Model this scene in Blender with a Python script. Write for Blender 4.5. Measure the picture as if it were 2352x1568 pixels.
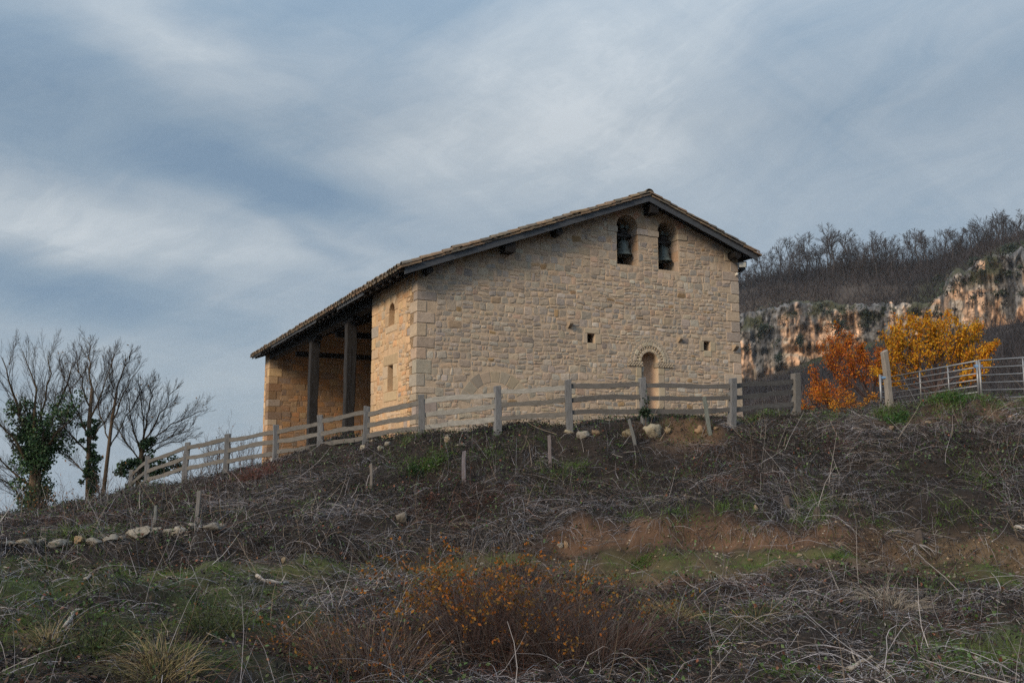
import bpy, bmesh, math, random
import numpy as np
from mathutils import Vector, Matrix, geometry

for o in list(bpy.data.objects):
    bpy.data.objects.remove(o)
S = bpy.context.scene
COL = S.collection
R = math.radians

# ---------------------------------------------------------------- camera
# image coordinates used below for measuring: a 2352 x 1568 frame of the photograph
FPX, HY, CX, CY = 2130.0, 1073.0, 1176.0, 784.0
PITCH = math.atan((HY - CY) / FPX)
FE = math.hypot(FPX, HY - CY)
cd = bpy.data.cameras.new('camera')
cam = bpy.data.objects.new('camera', cd)
COL.objects.link(cam)
cd.sensor_width = 36.0
cd.lens = 36.0 * FPX / 2352.0
cd.clip_start, cd.clip_end = 0.1, 20000.0
cam.location = (0, 0, 0)
cam.rotation_euler = (math.pi / 2 + PITCH, 0, 0)
S.camera = cam

# chapel frame: U along the front wall, W along the side wall, L the corner between them
PSI = math.atan((CX - 150.0) / FE)
UX, UY = math.cos(PSI), math.sin(PSI)
WX, WY = -math.sin(PSI), math.cos(PSI)
_az = math.atan((953 - CX) / FE)
LX, LY = 25.0 * math.sin(_az), 25.0 * math.cos(_az)

# ---------------------------------------------------------------- light
SUN_EL, SUN_TURN = R(29), R(23)
sh = (-math.cos(SUN_TURN) * UX - math.sin(SUN_TURN) * WX, -math.cos(SUN_TURN) * UY - math.sin(SUN_TURN) * WY)
to_sun = Vector((sh[0] * math.cos(SUN_EL), sh[1] * math.cos(SUN_EL), math.sin(SUN_EL)))
sd = bpy.data.lights.new('sun', 'SUN')
sd.energy = 2.8
sd.angle = R(20)
sd.color = (1.0, 0.80, 0.57)
sun = bpy.data.objects.new('sun', sd)
COL.objects.link(sun)
sun.rotation_euler = to_sun.to_track_quat('Z', 'Y').to_euler()
S.view_settings.view_transform = 'Standard'
S.view_settings.look = 'None'
S.view_settings.gamma = 1.0
S.view_settings.exposure = 0.17
S.view_settings.use_curve_mapping = False
S.render.engine = 'CYCLES'
S.cycles.use_denoising = False
S.cycles.max_bounces = 6
S.cycles.diffuse_bounces = 3

world = bpy.data.worlds.new('World')
S.world = world
world.use_nodes = True
WN, WL = world.node_tree.nodes, world.node_tree.links
WN.clear()


def pxray(px, py):
    vx, vz = (px - CX) / FPX, -(py - CY) / FPX
    return np.array([vx, math.cos(PITCH) - math.sin(PITCH) * vz, math.sin(PITCH) + math.cos(PITCH) * vz])


def nd(nodes, kind, **kw):
    n = nodes.new(kind)
    for k, v in kw.items():
        setattr(n, k, v)
    return n


def wmath(op, a, b=None, clamp=False):
    n = nd(WN, 'ShaderNodeMath', operation=op, use_clamp=clamp)
    for i, v in enumerate((a, b)):
        if v is None:
            continue
        if isinstance(v, (int, float)):
            n.inputs[i].default_value = v
        else:
            WL.new(v, n.inputs[i])
    return n.outputs[0]


def build_sky():
    tc = nd(WN, 'ShaderNodeTexCoord')
    sep = nd(WN, 'ShaderNodeSeparateXYZ')
    WL.new(tc.outputs['Generated'], sep.inputs[0])
    x, y, z = sep.outputs
    zc = wmath('ADD', wmath('MAXIMUM', z, 0.0), 0.45)
    q = nd(WN, 'ShaderNodeCombineXYZ')
    WL.new(wmath('DIVIDE', x, zc), q.inputs[0])
    WL.new(wmath('DIVIDE', y, zc), q.inputs[1])

    def noise(rot, scale, ns, detail, rough, dist=0.0, loc=(0, 0, 0)):
        m = nd(WN, 'ShaderNodeMapping', vector_type='TEXTURE')
        m.inputs['Rotation'].default_value = (0, 0, R(rot))
        m.inputs['Scale'].default_value = [1 / v for v in scale]
        m.inputs['Location'].default_value = loc
        WL.new(q.outputs[0], m.inputs[0])
        n = nd(WN, 'ShaderNodeTexNoise')
        n.inputs['Scale'].default_value = ns
        n.inputs['Detail'].default_value = detail
        n.inputs['Roughness'].default_value = rough
        n.inputs['Distortion'].default_value = dist
        WL.new(m.outputs[0], n.inputs[0])
        return n

    big = noise(25, (1, 1.5, 1), 1.1, 6, 0.52, 0.5, (3.1, 1.7, 0))
    streak = noise(38, (0.5, 2.6, 1), 2.4, 9, 0.66, 0.8, (1.3, 4.2, 0))
    soft = noise(-14, (0.7, 1.7, 1), 2.6, 7, 0.56, 0.6, (7.3, 2.2, 0))
    # broad cloud banks, placed by direction and frayed by the noises above
    fl = nd(WN, 'ShaderNodeCombineXYZ')
    WL.new(wmath('ADD', x, wmath('MULTIPLY', wmath('SUBTRACT', soft.outputs[0], 0.5), 0.20)), fl.inputs[0])
    WL.new(wmath('ADD', z, wmath('MULTIPLY', wmath('SUBTRACT', big.outputs[0], 0.5), 0.13)), fl.inputs[1])
    # fine wisps drawn out by high wind
    wm = nd(WN, 'ShaderNodeMapping', vector_type='TEXTURE')
    wm.inputs['Rotation'].default_value = (0, 0, R(24))
    wm.inputs['Scale'].default_value = (1 / 3.0, 1 / 8.5, 1)
    WL.new(fl.outputs[0], wm.inputs[0])
    wisp = nd(WN, 'ShaderNodeTexNoise')
    wisp.inputs['Scale'].default_value = 1.6
    wisp.inputs['Detail'].default_value = 8
    wisp.inputs['Roughness'].default_value = 0.66
    wisp.inputs['Distortion'].default_value = 0.5
    WL.new(wm.outputs[0], wisp.inputs[0])
    total = wmath('ADD', wmath('MULTIPLY', wmath('SUBTRACT', big.outputs[0], 0.5), 0.55),
                  wmath('MULTIPLY', wmath('SUBTRACT', streak.outputs[0], 0.5), 0.60))
    total = wmath('ADD', total, wmath('MULTIPLY', wmath('SUBTRACT', soft.outputs[0], 0.5), 0.45))
    total = wmath('ADD', total, wmath('MULTIPLY', wmath('SUBTRACT', wisp.outputs[0], 0.5), 1.15))
    banks = [(180, 310, 860, 210, 9, -0.50), (640, 455, 430, 95, 12, -0.48), (230, 500, 800, 105, 9, 0.60),
             (150, 650, 540, 130, 14, -0.62), (700, 575, 190, 40, 24, -0.35), (1280, 210, 620, 300, -18, 0.55),
             (1500, 330, 500, 120, 10, 0.15), (2150, 190, 480, 240, 0, -0.16), (880, -20, 520, 150, -8, -0.50),
             (330, 70, 330, 120, 20, 0.30), (30, 120, 260, 130, 0, -0.38), (560, 10, 260, 90, -10, -0.3), (2300, 420, 500, 160, -8, 0.12), (520, 850, 700, 130, 0, 0.10)]
    for px, py, hw, hh, ang, wgt in banks:
        d = pxray(px, py)
        d = d / np.linalg.norm(d)
        m = nd(WN, 'ShaderNodeMapping', vector_type='TEXTURE')
        m.inputs['Location'].default_value = (d[0], d[2], 0)
        m.inputs['Rotation'].default_value = (0, 0, R(-ang))
        m.inputs['Scale'].default_value = (hw / FPX, hh / FPX, 1)
        WL.new(fl.outputs[0], m.inputs[0])
        g = nd(WN, 'ShaderNodeTexGradient', gradient_type='SPHERICAL')
        WL.new(m.outputs[0], g.inputs[0])
        sm = nd(WN, 'ShaderNodeMapRange', interpolation_type='SMOOTHSTEP')
        WL.new(g.outputs['Fac'], sm.inputs[0])
        total = wmath('ADD', total, wmath('MULTIPLY', sm.outputs[0], wgt))
    fac = wmath('ADD', wmath('MULTIPLY', total, 0.72), 0.54, clamp=True)
    ramp = nd(WN, 'ShaderNodeValToRGB')
    cr = ramp.color_ramp
    cr.elements[0].position, cr.elements[0].color = 0.0, (0.182, 0.265, 0.365, 1)
    cr.elements[1].position, cr.elements[1].color = 1.0, (0.525, 0.570, 0.605, 1)
    for p, c in ((0.28, (0.240, 0.320, 0.405, 1)), (0.55, (0.322, 0.388, 0.455, 1)), (0.78, (0.400, 0.457, 0.508, 1))):
        e = cr.elements.new(p)
        e.color = c
    WL.new(fac, ramp.inputs[0])
    # an overcast dome is brighter overhead than at the horizon
    lift = nd(WN, 'ShaderNodeMapRange')
    lift.inputs['From Min'].default_value, lift.inputs['From Max'].default_value = 0.35, 1.0
    lift.inputs['To Min'].default_value, lift.inputs['To Max'].default_value = 10.0, 25.0
    WL.new(z, lift.inputs[0])
    vm = nd(WN, 'ShaderNodeVectorMath', operation='SCALE')
    WL.new(ramp.outputs[0], vm.inputs[0])
    WL.new(lift.outputs[0], vm.inputs['Scale'])
    sky = nd(WN, 'ShaderNodeTexSky', sky_type='NISHITA')
    sky.sun_disc = False
    sky.sun_elevation = SUN_EL
    sky.sun_rotation = math.atan2(to_sun.x, to_sun.y)
    mix = nd(WN, 'ShaderNodeMix', data_type='RGBA')
    mix.inputs['Factor'].default_value = 0.92
    WL.new(sky.outputs[0], mix.inputs['A'])
    WL.new(vm.outputs[0], mix.inputs['B'])
    bg = nd(WN, 'ShaderNodeBackground')
    bg.inputs['Strength'].default_value = 0.10
    WL.new(mix.outputs['Result'], bg.inputs['Color'])
    out = nd(WN, 'ShaderNodeOutputWorld')
    WL.new(bg.outputs[0], out.inputs[0])


build_sky()

# ---------------------------------------------------------------- helpers
def tag(o, label=None, cat=None, group=None, kind=None):
    for k, v in (('label', label), ('category', cat), ('group', group), ('kind', kind)):
        if v:
            o[k] = v
    return o


def empty(name, loc=(0, 0, 0), rz=0.0):
    o = bpy.data.objects.new(name, None)
    COL.objects.link(o)
    o.location = loc
    o.rotation_euler = (0, 0, rz)
    return o


def link(name, me, parent=None, mat=None):
    o = bpy.data.objects.new(name, me)
    COL.objects.link(o)
    if mat is not None and not me.materials:
        me.materials.append(mat)
    if parent is not None:
        o.parent = parent
    return o


def set_cols(me, cols):
    a = me.color_attributes.new('Col', 'FLOAT_COLOR', 'POINT')
    c = np.ones((len(me.vertices), 4), np.float32)
    c[:, :3] = cols
    a.data.foreach_set('color', c.ravel())


class MB:
    def __init__(self):
        self.v, self.f, self.c = [], [], []

    def add(self, verts, faces, col=(0.5, 0.5, 0.5)):
        n = len(self.v)
        self.v.extend([tuple(p) for p in verts])
        self.f.extend([tuple(i + n for i in f) for f in faces])
        self.c.extend([tuple(col)] * len(verts))

    def box(self, lo, hi, col=(0.5, 0.5, 0.5), mat=None):
        x0, y0, z0 = lo
        x1, y1, z1 = hi
        vs = [(x0, y0, z0), (x1, y0, z0), (x1, y1, z0), (x0, y1, z0), (x0, y0, z1), (x1, y0, z1), (x1, y1, z1), (x0, y1, z1)]
        if mat is not None:
            vs = [mat @ Vector(p) for p in vs]
        self.add(vs, [(0, 3, 2, 1), (4, 5, 6, 7), (0, 1, 5, 4), (1, 2, 6, 5), (2, 3, 7, 6), (3, 0, 4, 7)], col)

    def tube(self, pts, rad, k=6, col=(0.5, 0.5, 0.5), cap=True):
        pts = np.asarray(pts, float)
        n = len(pts)
        rad = np.broadcast_to(np.asarray(rad, float), (n,))
        t = np.gradient(pts, axis=0)
        t /= np.linalg.norm(t, axis=1)[:, None] + 1e-9
        m = t.mean(axis=0)
        ref = np.array([0, 0, 1.0]) if abs(m[2]) < 0.8 * np.linalg.norm(m) + 1e-9 else np.array([1.0, 0, 0])
        a = np.cross(t, ref)
        a /= np.linalg.norm(a, axis=1)[:, None] + 1e-9
        b = np.cross(t, a)
        th = np.arange(k) * 2 * math.pi / k
        vs = pts[:, None, :] + rad[:, None, None] * (np.cos(th)[None, :, None] * a[:, None, :] + np.sin(th)[None, :, None] * b[:, None, :])
        fs = []
        for i in range(n - 1):
            for j in range(k):
                j2 = (j + 1) % k
                fs.append((i * k + j, (i + 1) * k + j, (i + 1) * k + j2, i * k + j2))
        if cap:
            fs.append(tuple(range(k)))
            fs.append(tuple(reversed(range((n - 1) * k, n * k))))
        self.add(vs.reshape(-1, 3).tolist(), fs, col)

    def lathe(self, prof, center, k=20, col=(0.5, 0.5, 0.5)):
        vs, fs = [], []
        for r, zz in prof:
            for j in range(k):
                a = 2 * math.pi * j / k
                vs.append((center[0] + r * math.cos(a), center[1] + r * math.sin(a), center[2] + zz))
        for i in range(len(prof) - 1):
            for j in range(k):
                j2 = (j + 1) % k
                fs.append((i * k + j, i * k + j2, (i + 1) * k + j2, (i + 1) * k + j))
        self.add(vs, fs, col)

    def mesh(self, name, smooth=False):
        me = bpy.data.meshes.new(name)
        me.from_pydata(self.v, [], self.f)
        set_cols(me, np.array(self.c, np.float32))
        if smooth:
            me.polygons.foreach_set('use_smooth', [True] * len(me.polygons))
        me.update()
        return me

    def build(self, name, mat, parent=None, smooth=False, bevel=0.0):
        me = self.mesh(name, smooth)
        if bevel > 0:
            bm = bmesh.new()
            bm.from_mesh(me)
            bmesh.ops.bevel(bm, geom=list(bm.edges), offset=bevel, segments=1, affect='EDGES', profile=0.5)
            bm.to_mesh(me)
            bm.free()
        return link(name, me, parent, mat)


def np_mesh(name, V, quads=None, tris=None, cols=None, mat=None, parent=None, smooth=False):
    me = bpy.data.meshes.new(name)
    V = np.asarray(V, np.float32)
    nq = 0 if quads is None else len(quads)
    nt = 0 if tris is None else len(tris)
    me.vertices.add(len(V))
    me.vertices.foreach_set('co', V.ravel())
    loops = np.concatenate([np.asarray(a, np.int32).ravel() for a in (quads, tris) if a is not None and len(a)])
    me.loops.add(len(loops))
    me.loops.foreach_set('vertex_index', loops)
    me.polygons.add(nq + nt)
    start = np.concatenate([np.arange(nq) * 4, nq * 4 + np.arange(nt) * 3]).astype(np.int32)
    me.polygons.foreach_set('loop_start', start)
    me.update(calc_edges=True)
    if smooth:
        me.polygons.foreach_set('use_smooth', np.ones(nq + nt, bool))
    if cols is not None:
        set_cols(me, cols)
    return link(name, me, parent, mat)


def lattice(ix, iy, seed):
    h = (ix.astype(np.int64) * 374761393 + iy.astype(np.int64) * 668265263 + seed * 1442695041) & 0x7fffffff
    h = ((h ^ (h >> 13)) * 1274126177) & 0x7fffffff
    h = (h ^ (h >> 16)) & 0xffff
    return h / 65535.0


def vnoise(x, y, seed=0):
    x, y = np.asarray(x, float), np.asarray(y, float)
    ix, iy = np.floor(x), np.floor(y)
    fx, fy = x - ix, y - iy
    fx, fy = fx * fx * (3 - 2 * fx), fy * fy * (3 - 2 * fy)
    a, b = lattice(ix, iy, seed), lattice(ix + 1, iy, seed)
    c, d = lattice(ix, iy + 1, seed), lattice(ix + 1, iy + 1, seed)
    return (a + (b - a) * fx) * (1 - fy) + (c + (d - c) * fx) * fy


def fbm(x, y, seed=0, octv=4):
    s, amp, tot = 0.0, 1.0, 0.0
    for i in range(octv):
        s = s + amp * vnoise(np.asarray(x) * 2 ** i, np.asarray(y) * 2 ** i, seed + i * 17)
        tot += amp
        amp *= 0.5
    return s / tot


# ---------------------------------------------------------------- materials
def material(name, color=None, rough=0.9, var=0.25, nscale=6.0, stretch=(1, 1, 1), bump=0.0, bscale=40.0,
             spots=None, metallic=0.0, spec=0.3, coords='Object', var2=None, translucent=0.0):
    """colour from the mesh's Col attribute (or a plain colour), mottled by noise, with fine relief"""
    m = bpy.data.materials.new(name)
    m.use_nodes = True
    N, K = m.node_tree.nodes, m.node_tree.links
    bsdf = N['Principled BSDF']
    bsdf.inputs['Roughness'].default_value = rough
    bsdf.inputs['Metallic'].default_value = metallic
    bsdf.inputs['Specular IOR Level'].default_value = spec
    tc = nd(N, 'ShaderNodeTexCoord')
    mp = nd(N, 'ShaderNodeMapping')
    mp.inputs['Scale'].default_value = stretch
    K.new(tc.outputs[coords], mp.inputs[0])
    if color is None:
        at = nd(N, 'ShaderNodeAttribute', attribute_name='Col')
        col = at.outputs['Color']
    else:
        rgb = nd(N, 'ShaderNodeRGB')
        rgb.outputs[0].default_value = (*color, 1)
        col = rgb.outputs[0]

    def noise(scale, detail=5, rough_=0.6):
        n = nd(N, 'ShaderNodeTexNoise')
        n.inputs['Scale'].default_value = scale
        n.inputs['Detail'].default_value = detail
        n.inputs['Roughness'].default_value = rough_
        K.new(mp.outputs[0], n.inputs[0])
        return n.outputs[0]

    def scale_by(colr, fac, lo, hi, f0=0.25, f1=0.75):
        mr = nd(N, 'ShaderNodeMapRange')
        mr.inputs[1].default_value, mr.inputs[2].default_value = f0, f1
        mr.inputs[3].default_value, mr.inputs[4].default_value = lo, hi
        K.new(fac, mr.inputs[0])
        v = nd(N, 'ShaderNodeVectorMath', operation='SCALE')
        K.new(colr, v.inputs[0])
        K.new(mr.outputs[0], v.inputs['Scale'])
        return v.outputs[0]

    if var > 0:
        col = scale_by(col, noise(nscale), 1 - var, 1 + var)
    if var2:
        col = scale_by(col, noise(var2[0], 3, 0.5), 1 - var2[1], 1 + var2[1])
    for sp in spots or ():
        sc, thr, width, c, amt = sp
        mr = nd(N, 'ShaderNodeMapRange', interpolation_type='SMOOTHSTEP')
        mr.inputs[1].default_value, mr.inputs[2].default_value = thr, thr + width
        mr.inputs[3].default_value, mr.inputs[4].default_value = 0.0, amt
        K.new(noise(sc, 8, 0.68), mr.inputs[0])
        mx = nd(N, 'ShaderNodeMix', data_type='RGBA')
        K.new(mr.outputs[0], mx.inputs['Factor'])
        K.new(col, mx.inputs['A'])
        mx.inputs['B'].default_value = (*c, 1)
        col = mx.outputs['Result']
    K.new(col, bsdf.inputs['Base Color'])
    if bump > 0:
        bp = nd(N, 'ShaderNodeBump')
        bp.inputs['Strength'].default_value = 1.0
        bp.inputs['Distance'].default_value = bump
        K.new(noise(bscale, 6, 0.65), bp.inputs['Height'])
        K.new(bp.outputs[0], bsdf.inputs['Normal'])
    if translucent > 0:
        tr = nd(N, 'ShaderNodeBsdfTranslucent')
        K.new(col, tr.inputs[0])
        ms = nd(N, 'ShaderNodeMixShader')
        ms.inputs[0].default_value = translucent
        K.new(bsdf.outputs[0], ms.inputs[1])
        K.new(tr.outputs[0], ms.inputs[2])
        K.new(ms.outputs[0], N['Material Output'].inputs[0])
    return m


M = {}
M['stone'] = material('masonry_stone', None, 0.92, 0.20, 9, bump=0.009, bscale=26,
                      spots=[(15, 0.57, 0.12, (0.15, 0.125, 0.115), 0.6), (5, 0.58, 0.14, (0.53, 0.40, 0.285), 0.45), (0.8, 0.50, 0.20, (0.24, 0.205, 0.175), 0.42)])
M['dressed'] = material('dressed_stone', None, 0.92, 0.14, 6, bump=0.004, bscale=40,
                        spots=[(9, 0.58, 0.14, (0.17, 0.15, 0.13), 0.4)])
M['mortar'] = material('lime_mortar', (0.51, 0.40, 0.295), 0.95, 0.22, 5, bump=0.012, bscale=30,
                       spots=[(0.8, 0.50, 0.20, (0.27, 0.23, 0.195), 0.42)])
M['mortar_side'] = material('sun_tinted_lime_mortar', (0.57, 0.40, 0.25), 0.95, 0.22, 5, bump=0.012, bscale=30)  # warmer mortar: some of the sun's warmth is put into the colour
M['plaster'] = material('niche_plaster', (0.50, 0.36, 0.26), 0.95, 0.2, 5, bump=0.004)
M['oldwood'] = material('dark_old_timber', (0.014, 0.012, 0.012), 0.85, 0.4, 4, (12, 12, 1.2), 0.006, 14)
M['postwood'] = material('weathered_timber_post', (0.030, 0.029, 0.031), 0.9, 0.5, 3, (14, 14, 1.0), 0.008, 12,
                         spots=[(1.3, 0.50, 0.10, (0.011, 0.010, 0.012), 0.85), (1.1, 0.64, 0.08, (0.09, 0.07, 0.056), 0.6)])
M['fencewood'] = material('grey_fence_timber', None, 0.9, 0.38, 3, (22, 22, 2.2), 0.006, 10,
                          spots=[(5, 0.60, 0.08, (0.09, 0.085, 0.08), 0.7)])
M['railwood'] = material('grey_rail_timber', None, 0.9, 0.38, 3, (2.2, 22, 22), 0.006, 10,
                         spots=[(4, 0.58, 0.10, (0.10, 0.09, 0.085), 0.65), (2, 0.63, 0.06, (0.30, 0.28, 0.16), 0.5)])
M['rake'] = material('grey_barge_board', (0.070, 0.078, 0.092), 0.75, 0.25, 2.5, (1.2, 8, 8), 0.003, 20)
M['tile'] = material('old_clay_tile', None, 0.92, 0.3, 10, bump=0.006, bscale=40,
                     spots=[(12, 0.55, 0.10, (0.10, 0.095, 0.085), 0.75), (7, 0.60, 0.08, (0.26, 0.24, 0.15), 0.6)])
M['iron'] = material('black_iron', (0.03, 0.03, 0.032), 0.6, 0.2, 20)
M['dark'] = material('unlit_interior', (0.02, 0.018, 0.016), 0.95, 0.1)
M['bronze'] = material('weathered_bell_bronze', (0.115, 0.145, 0.145), 0.6, 0.35, 14, metallic=0.25, bump=0.002,
                       spots=[(10, 0.56, 0.1, (0.055, 0.06, 0.06), 0.7)])
M['galv'] = material('galvanised_steel', (0.27, 0.285, 0.31), 0.5, 0.2, 8, metallic=0.55)
M['lampglass'] = material('floodlight_glass', (0.60, 0.62, 0.60), 0.3, 0.05, spec=0.5)
M['blackpaint'] = material('black_lamp_housing', (0.02, 0.022, 0.028), 0.45, 0.1)
M['whiteplastic'] = material('white_plastic', (0.62, 0.60, 0.55), 0.5, 0.08)
M['rope'] = material('blue_twine', (0.16, 0.32, 0.55), 0.8, 0.1)
M['limestone'] = material('pale_limestone', None, 0.95, 0.25, 3, bump=0.03, bscale=6,
                          spots=[(4, 0.55, 0.12, (0.20, 0.18, 0.15), 0.6), (2.5, 0.60, 0.1, (0.34, 0.22, 0.10), 0.5)])
M['bark'] = material('grey_brown_bark', None, 0.95, 0.35, 8, (1, 1, 0.4), 0.01, 20,
                     spots=[(2.0, 0.55, 0.12, (0.15, 0.115, 0.03), 0.6)])
M['twig'] = material('bare_twigs', None, 0.95, 0.2, 3)
M['straw'] = material('dry_stalks', None, 0.9, 0.25, 3)
M['leaf'] = material('leaves', None, 0.75, 0.2, 3, translucent=0.35)
M['ivy'] = material('ivy_leaves', None, 0.5, 0.25, 3, translucent=0.15, spec=0.4)
M['deadwood'] = material('bleached_deadwood', (0.33, 0.31, 0.29), 0.9, 0.35, 5, (3, 3, 3), 0.006, 25)

# ---------------------------------------------------------------- terrain
# rows of the hillside from the valley road up to the fence and on to the cliff: distance and height by bearing
def P(*a):
    return np.array(a, float).reshape(-1, 2)


ROWS = [
    ('z', P(0, 1.0), P(0, -1.7)),
    ('z', P(0, 6.0), P(0, -2.2)),
    ('y', P(0, 9.0), P(0, 1592)),
    ('y', P(0, 11.6), P(0, 1455, 700, 1450, 1176, 1440, 1700, 1440, 2352, 1450)),
    ('y', P(0, 14.2), P(-400, 1325, 0, 1328, 400, 1345, 800, 1350, 1176, 1335, 1500, 1318, 1900, 1312, 2352, 1345, 2800, 1350)),
    ('y', P(0, 15.6), P(-400, 1285, 0, 1290, 400, 1302, 800, 1300, 1176, 1282, 1500, 1272, 1900, 1274, 2352, 1304, 2800, 1300)),
    ('y', P(0, 16.1), P(-400, 1250, 0, 1252, 400, 1242, 800, 1222, 1176, 1212, 1500, 1202, 1900, 1206, 2352, 1258, 2800, 1262)),
    ('y', P(-400, 20, 0, 20, 400, 20.5, 800, 18.9, 1176, 18.5, 2352, 18.6), P(-400, 1228, 0, 1222, 400, 1178, 800, 1128, 1176, 1104, 1500, 1092, 1900, 1075, 2352, 1068, 2800, 1060)),
    ('y', P(-400, 26, 0, 26, 300, 29, 420, 28, 520, 26.5, 635, 25, 738, 23.6, 840, 22.2, 970, 21.1, 1143, 20.6, 1307, 20.5, 1478, 20.7, 1678, 21.3, 1826, 22.6, 2050, 22.8, 2352, 22.5, 2800, 22.5),
     P(-400, 1235, 0, 1205, 300, 1126, 420, 1104, 520, 1088, 635, 1062, 738, 1034, 840, 1012, 970, 1000, 1143, 990, 1307, 980, 1478, 966, 1678, 962, 1826, 948, 2050, 934, 2200, 922, 2352, 926, 2800, 920)),
    ('z', P(-400, 33, 0, 33, 300, 36, 520, 34, 800, 31, 1176, 30, 2352, 31),
     P(-400, -4.0, 0, -3.6, 300, -2.1, 520, -0.55, 800, 0.45, 1000, 0.8, 1176, 0.95, 1500, 1.25, 1800, 1.45, 2050, 1.75, 2352, 2.0, 2800, 2.2)),
    ('z', P(0, 60), P(-400, -9, 600, -7, 1000, -2, 1600, -1.5, 1800, -2.0, 2352, -1.0, 2800, 0)),
    ('z', P(0, 130), P(-400, -20, 600, -17, 1100, -8, 1600, 1, 1800, 4, 2352, 8, 2800, 9)),
    ('z', P(0, 262), P(-400, -32, 600, -26, 1000, -8, 1300, 8, 1700, 21, 1800, 25, 1900, 29, 2000, 32, 2190, 35, 2352, 38, 2800, 40)),
    ('z', P(0, 282), P(-400, -34, 600, -28, 1000, -6, 1300, 18, 1700, 47.5, 1800, 50.5, 2000, 51, 2170, 53, 2210, 56, 2352, 62, 2800, 68)),
    ('y', P(0, 318), P(-400, 1195, 600, 1130, 1000, 1020, 1300, 830, 1600, 690, 1700, 658, 1800, 636, 1900, 624, 2000, 614, 2100, 607, 2200, 610, 2352, 578, 2800, 530)),
    ('z', P(0, 420), P(-400, -50, 600, -34, 1000, 0, 1300, 30, 1700, 58, 2352, 72, 2800, 80)),
    ('z', P(0, 1500), P(-400, -80, 600, -70, 1000, -30, 1700, 60, 2800, 80)),
    ('z', P(0, 6000), P(-400, -200, 600, -190, 1200, -100, 1700, 60, 2800, 80)),
]
CG = np.linspace(-1600, 3900, 1101)
RG = np.concatenate([np.linspace(0.2, 40, 797), 40 * 1.02 ** np.arange(1, 255)])


def _build_table():
    D, Z = [], []
    for kind, dp, vp in ROWS:
        d = np.interp(CG, dp[:, 0], dp[:, 1])
        v = np.interp(CG, vp[:, 0], vp[:, 1])
        if kind == 'y':
            vx, vz = (CG - CX) / FPX, -(v - CY) / FPX
            dy = math.cos(PITCH) - math.sin(PITCH) * vz
            dz = math.sin(PITCH) + math.cos(PITCH) * vz
            v = d * dz / np.hypot(vx, dy)
        k = np.ones(13) / 13
        pad = lambda a: np.convolve(np.pad(a, 6, mode='edge'), k, 'valid')
        D.append(pad(d))
        Z.append(pad(v))
    D, Z = np.array(D), np.array(Z)
    tab, tau = np.zeros((len(CG), len(RG))), np.zeros((len(CG), len(RG)))
    idx = np.arange(len(ROWS))
    for i in range(len(CG)):
        tab[i] = np.interp(RG, D[:, i], Z[:, i])
        tau[i] = np.interp(RG, D[:, i], idx)
    near = RG < 45
    s = tab[:, near].copy()
    for _ in range(3):      # round the profile's breaks
        s[:, 2:-2] = (s[:, :-4] + 2 * s[:, 1:-3] + 3 * s[:, 2:-2] + 2 * s[:, 3:-1] + s[:, 4:]) / 9
    tab[:, near] = s
    return tab, tau


TAB, TAU = _build_table()


def polar(x, y):
    x, y = np.asarray(x, float), np.asarray(y, float)
    r = np.hypot(x, y)
    az = np.arctan2(x, y)
    az = np.clip(az, -0.92, 0.92)
    return np.clip(CX + np.tan(az) * FE, CG[0], CG[-1]), np.clip(r, RG[0], RG[-1])


def lookup(T, x, y):
    c, r = polar(x, y)
    ci = (c - CG[0]) / (CG[1] - CG[0])
    i = np.clip(ci.astype(int), 0, len(CG) - 2)
    a = ci - i
    j = np.clip(np.searchsorted(RG, r) - 1, 0, len(RG) - 2)
    b = (r - RG[j]) / (RG[j + 1] - RG[j])
    return (T[i, j] * (1 - a) + T[i + 1, j] * a) * (1 - b) + (T[i, j + 1] * (1 - a) + T[i + 1, j + 1] * a) * b


def HT(x, y):
    x, y = np.atleast_1d(np.asarray(x, float)), np.atleast_1d(np.asarray(y, float))
    z = lookup(TAB, x, y)
    r = np.hypot(x, y)
    fade = np.clip((r - 3) / 4, 0, 1) * np.clip((60 - r) / 20, 0, 1)
    z = z + fade * ((fbm(x * 0.55, y * 0.55, 3, 3) - 0.5) * 0.46 + (fbm(x * 1.6, y * 1.6, 9, 3) - 0.5) * 0.42 + (fbm(x * 5.5, y * 5.5, 12, 2) - 0.5) * 0.09)
    far = np.clip((r - 60) / 60, 0, 1) * np.clip((900 - r) / 300, 0, 1)
    z = z + far * ((fbm(x * 0.05, y * 0.05, 21, 4) - 0.5) * 3.0)
    return z


def H1(x, y):
    return float(HT(x, y)[0])


_seen = {}


def gp(px, py, near=7.0, far=60.0):
    """the point of the hillside seen at that place of the photograph"""
    if (px, py) in _seen:
        return _seen[(px, py)].copy()
    d = pxray(px, py)
    d = d / np.hypot(d[0], d[1])
    t = np.arange(near, far, 0.02)
    hit = np.nonzero(d[2] * t < HT(d[0] * t, d[1] * t))[0]
    i = hit[0] if len(hit) else np.argmin(np.abs(d[2] * t - HT(d[0] * t, d[1] * t)))
    x, y = d[0] * t[i], d[1] * t[i]
    _seen[(px, py)] = np.array([x, y, H1(x, y)])
    return _seen[(px, py)].copy()


def at(px, py, r):
    """the point seen at that place of the photograph, r metres away over the ground"""
    d = pxray(px, py)
    return d / np.hypot(d[0], d[1]) * r


def seg(a, b, x):
    return np.clip((x - a) / (b - a), 0, 1)


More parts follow.
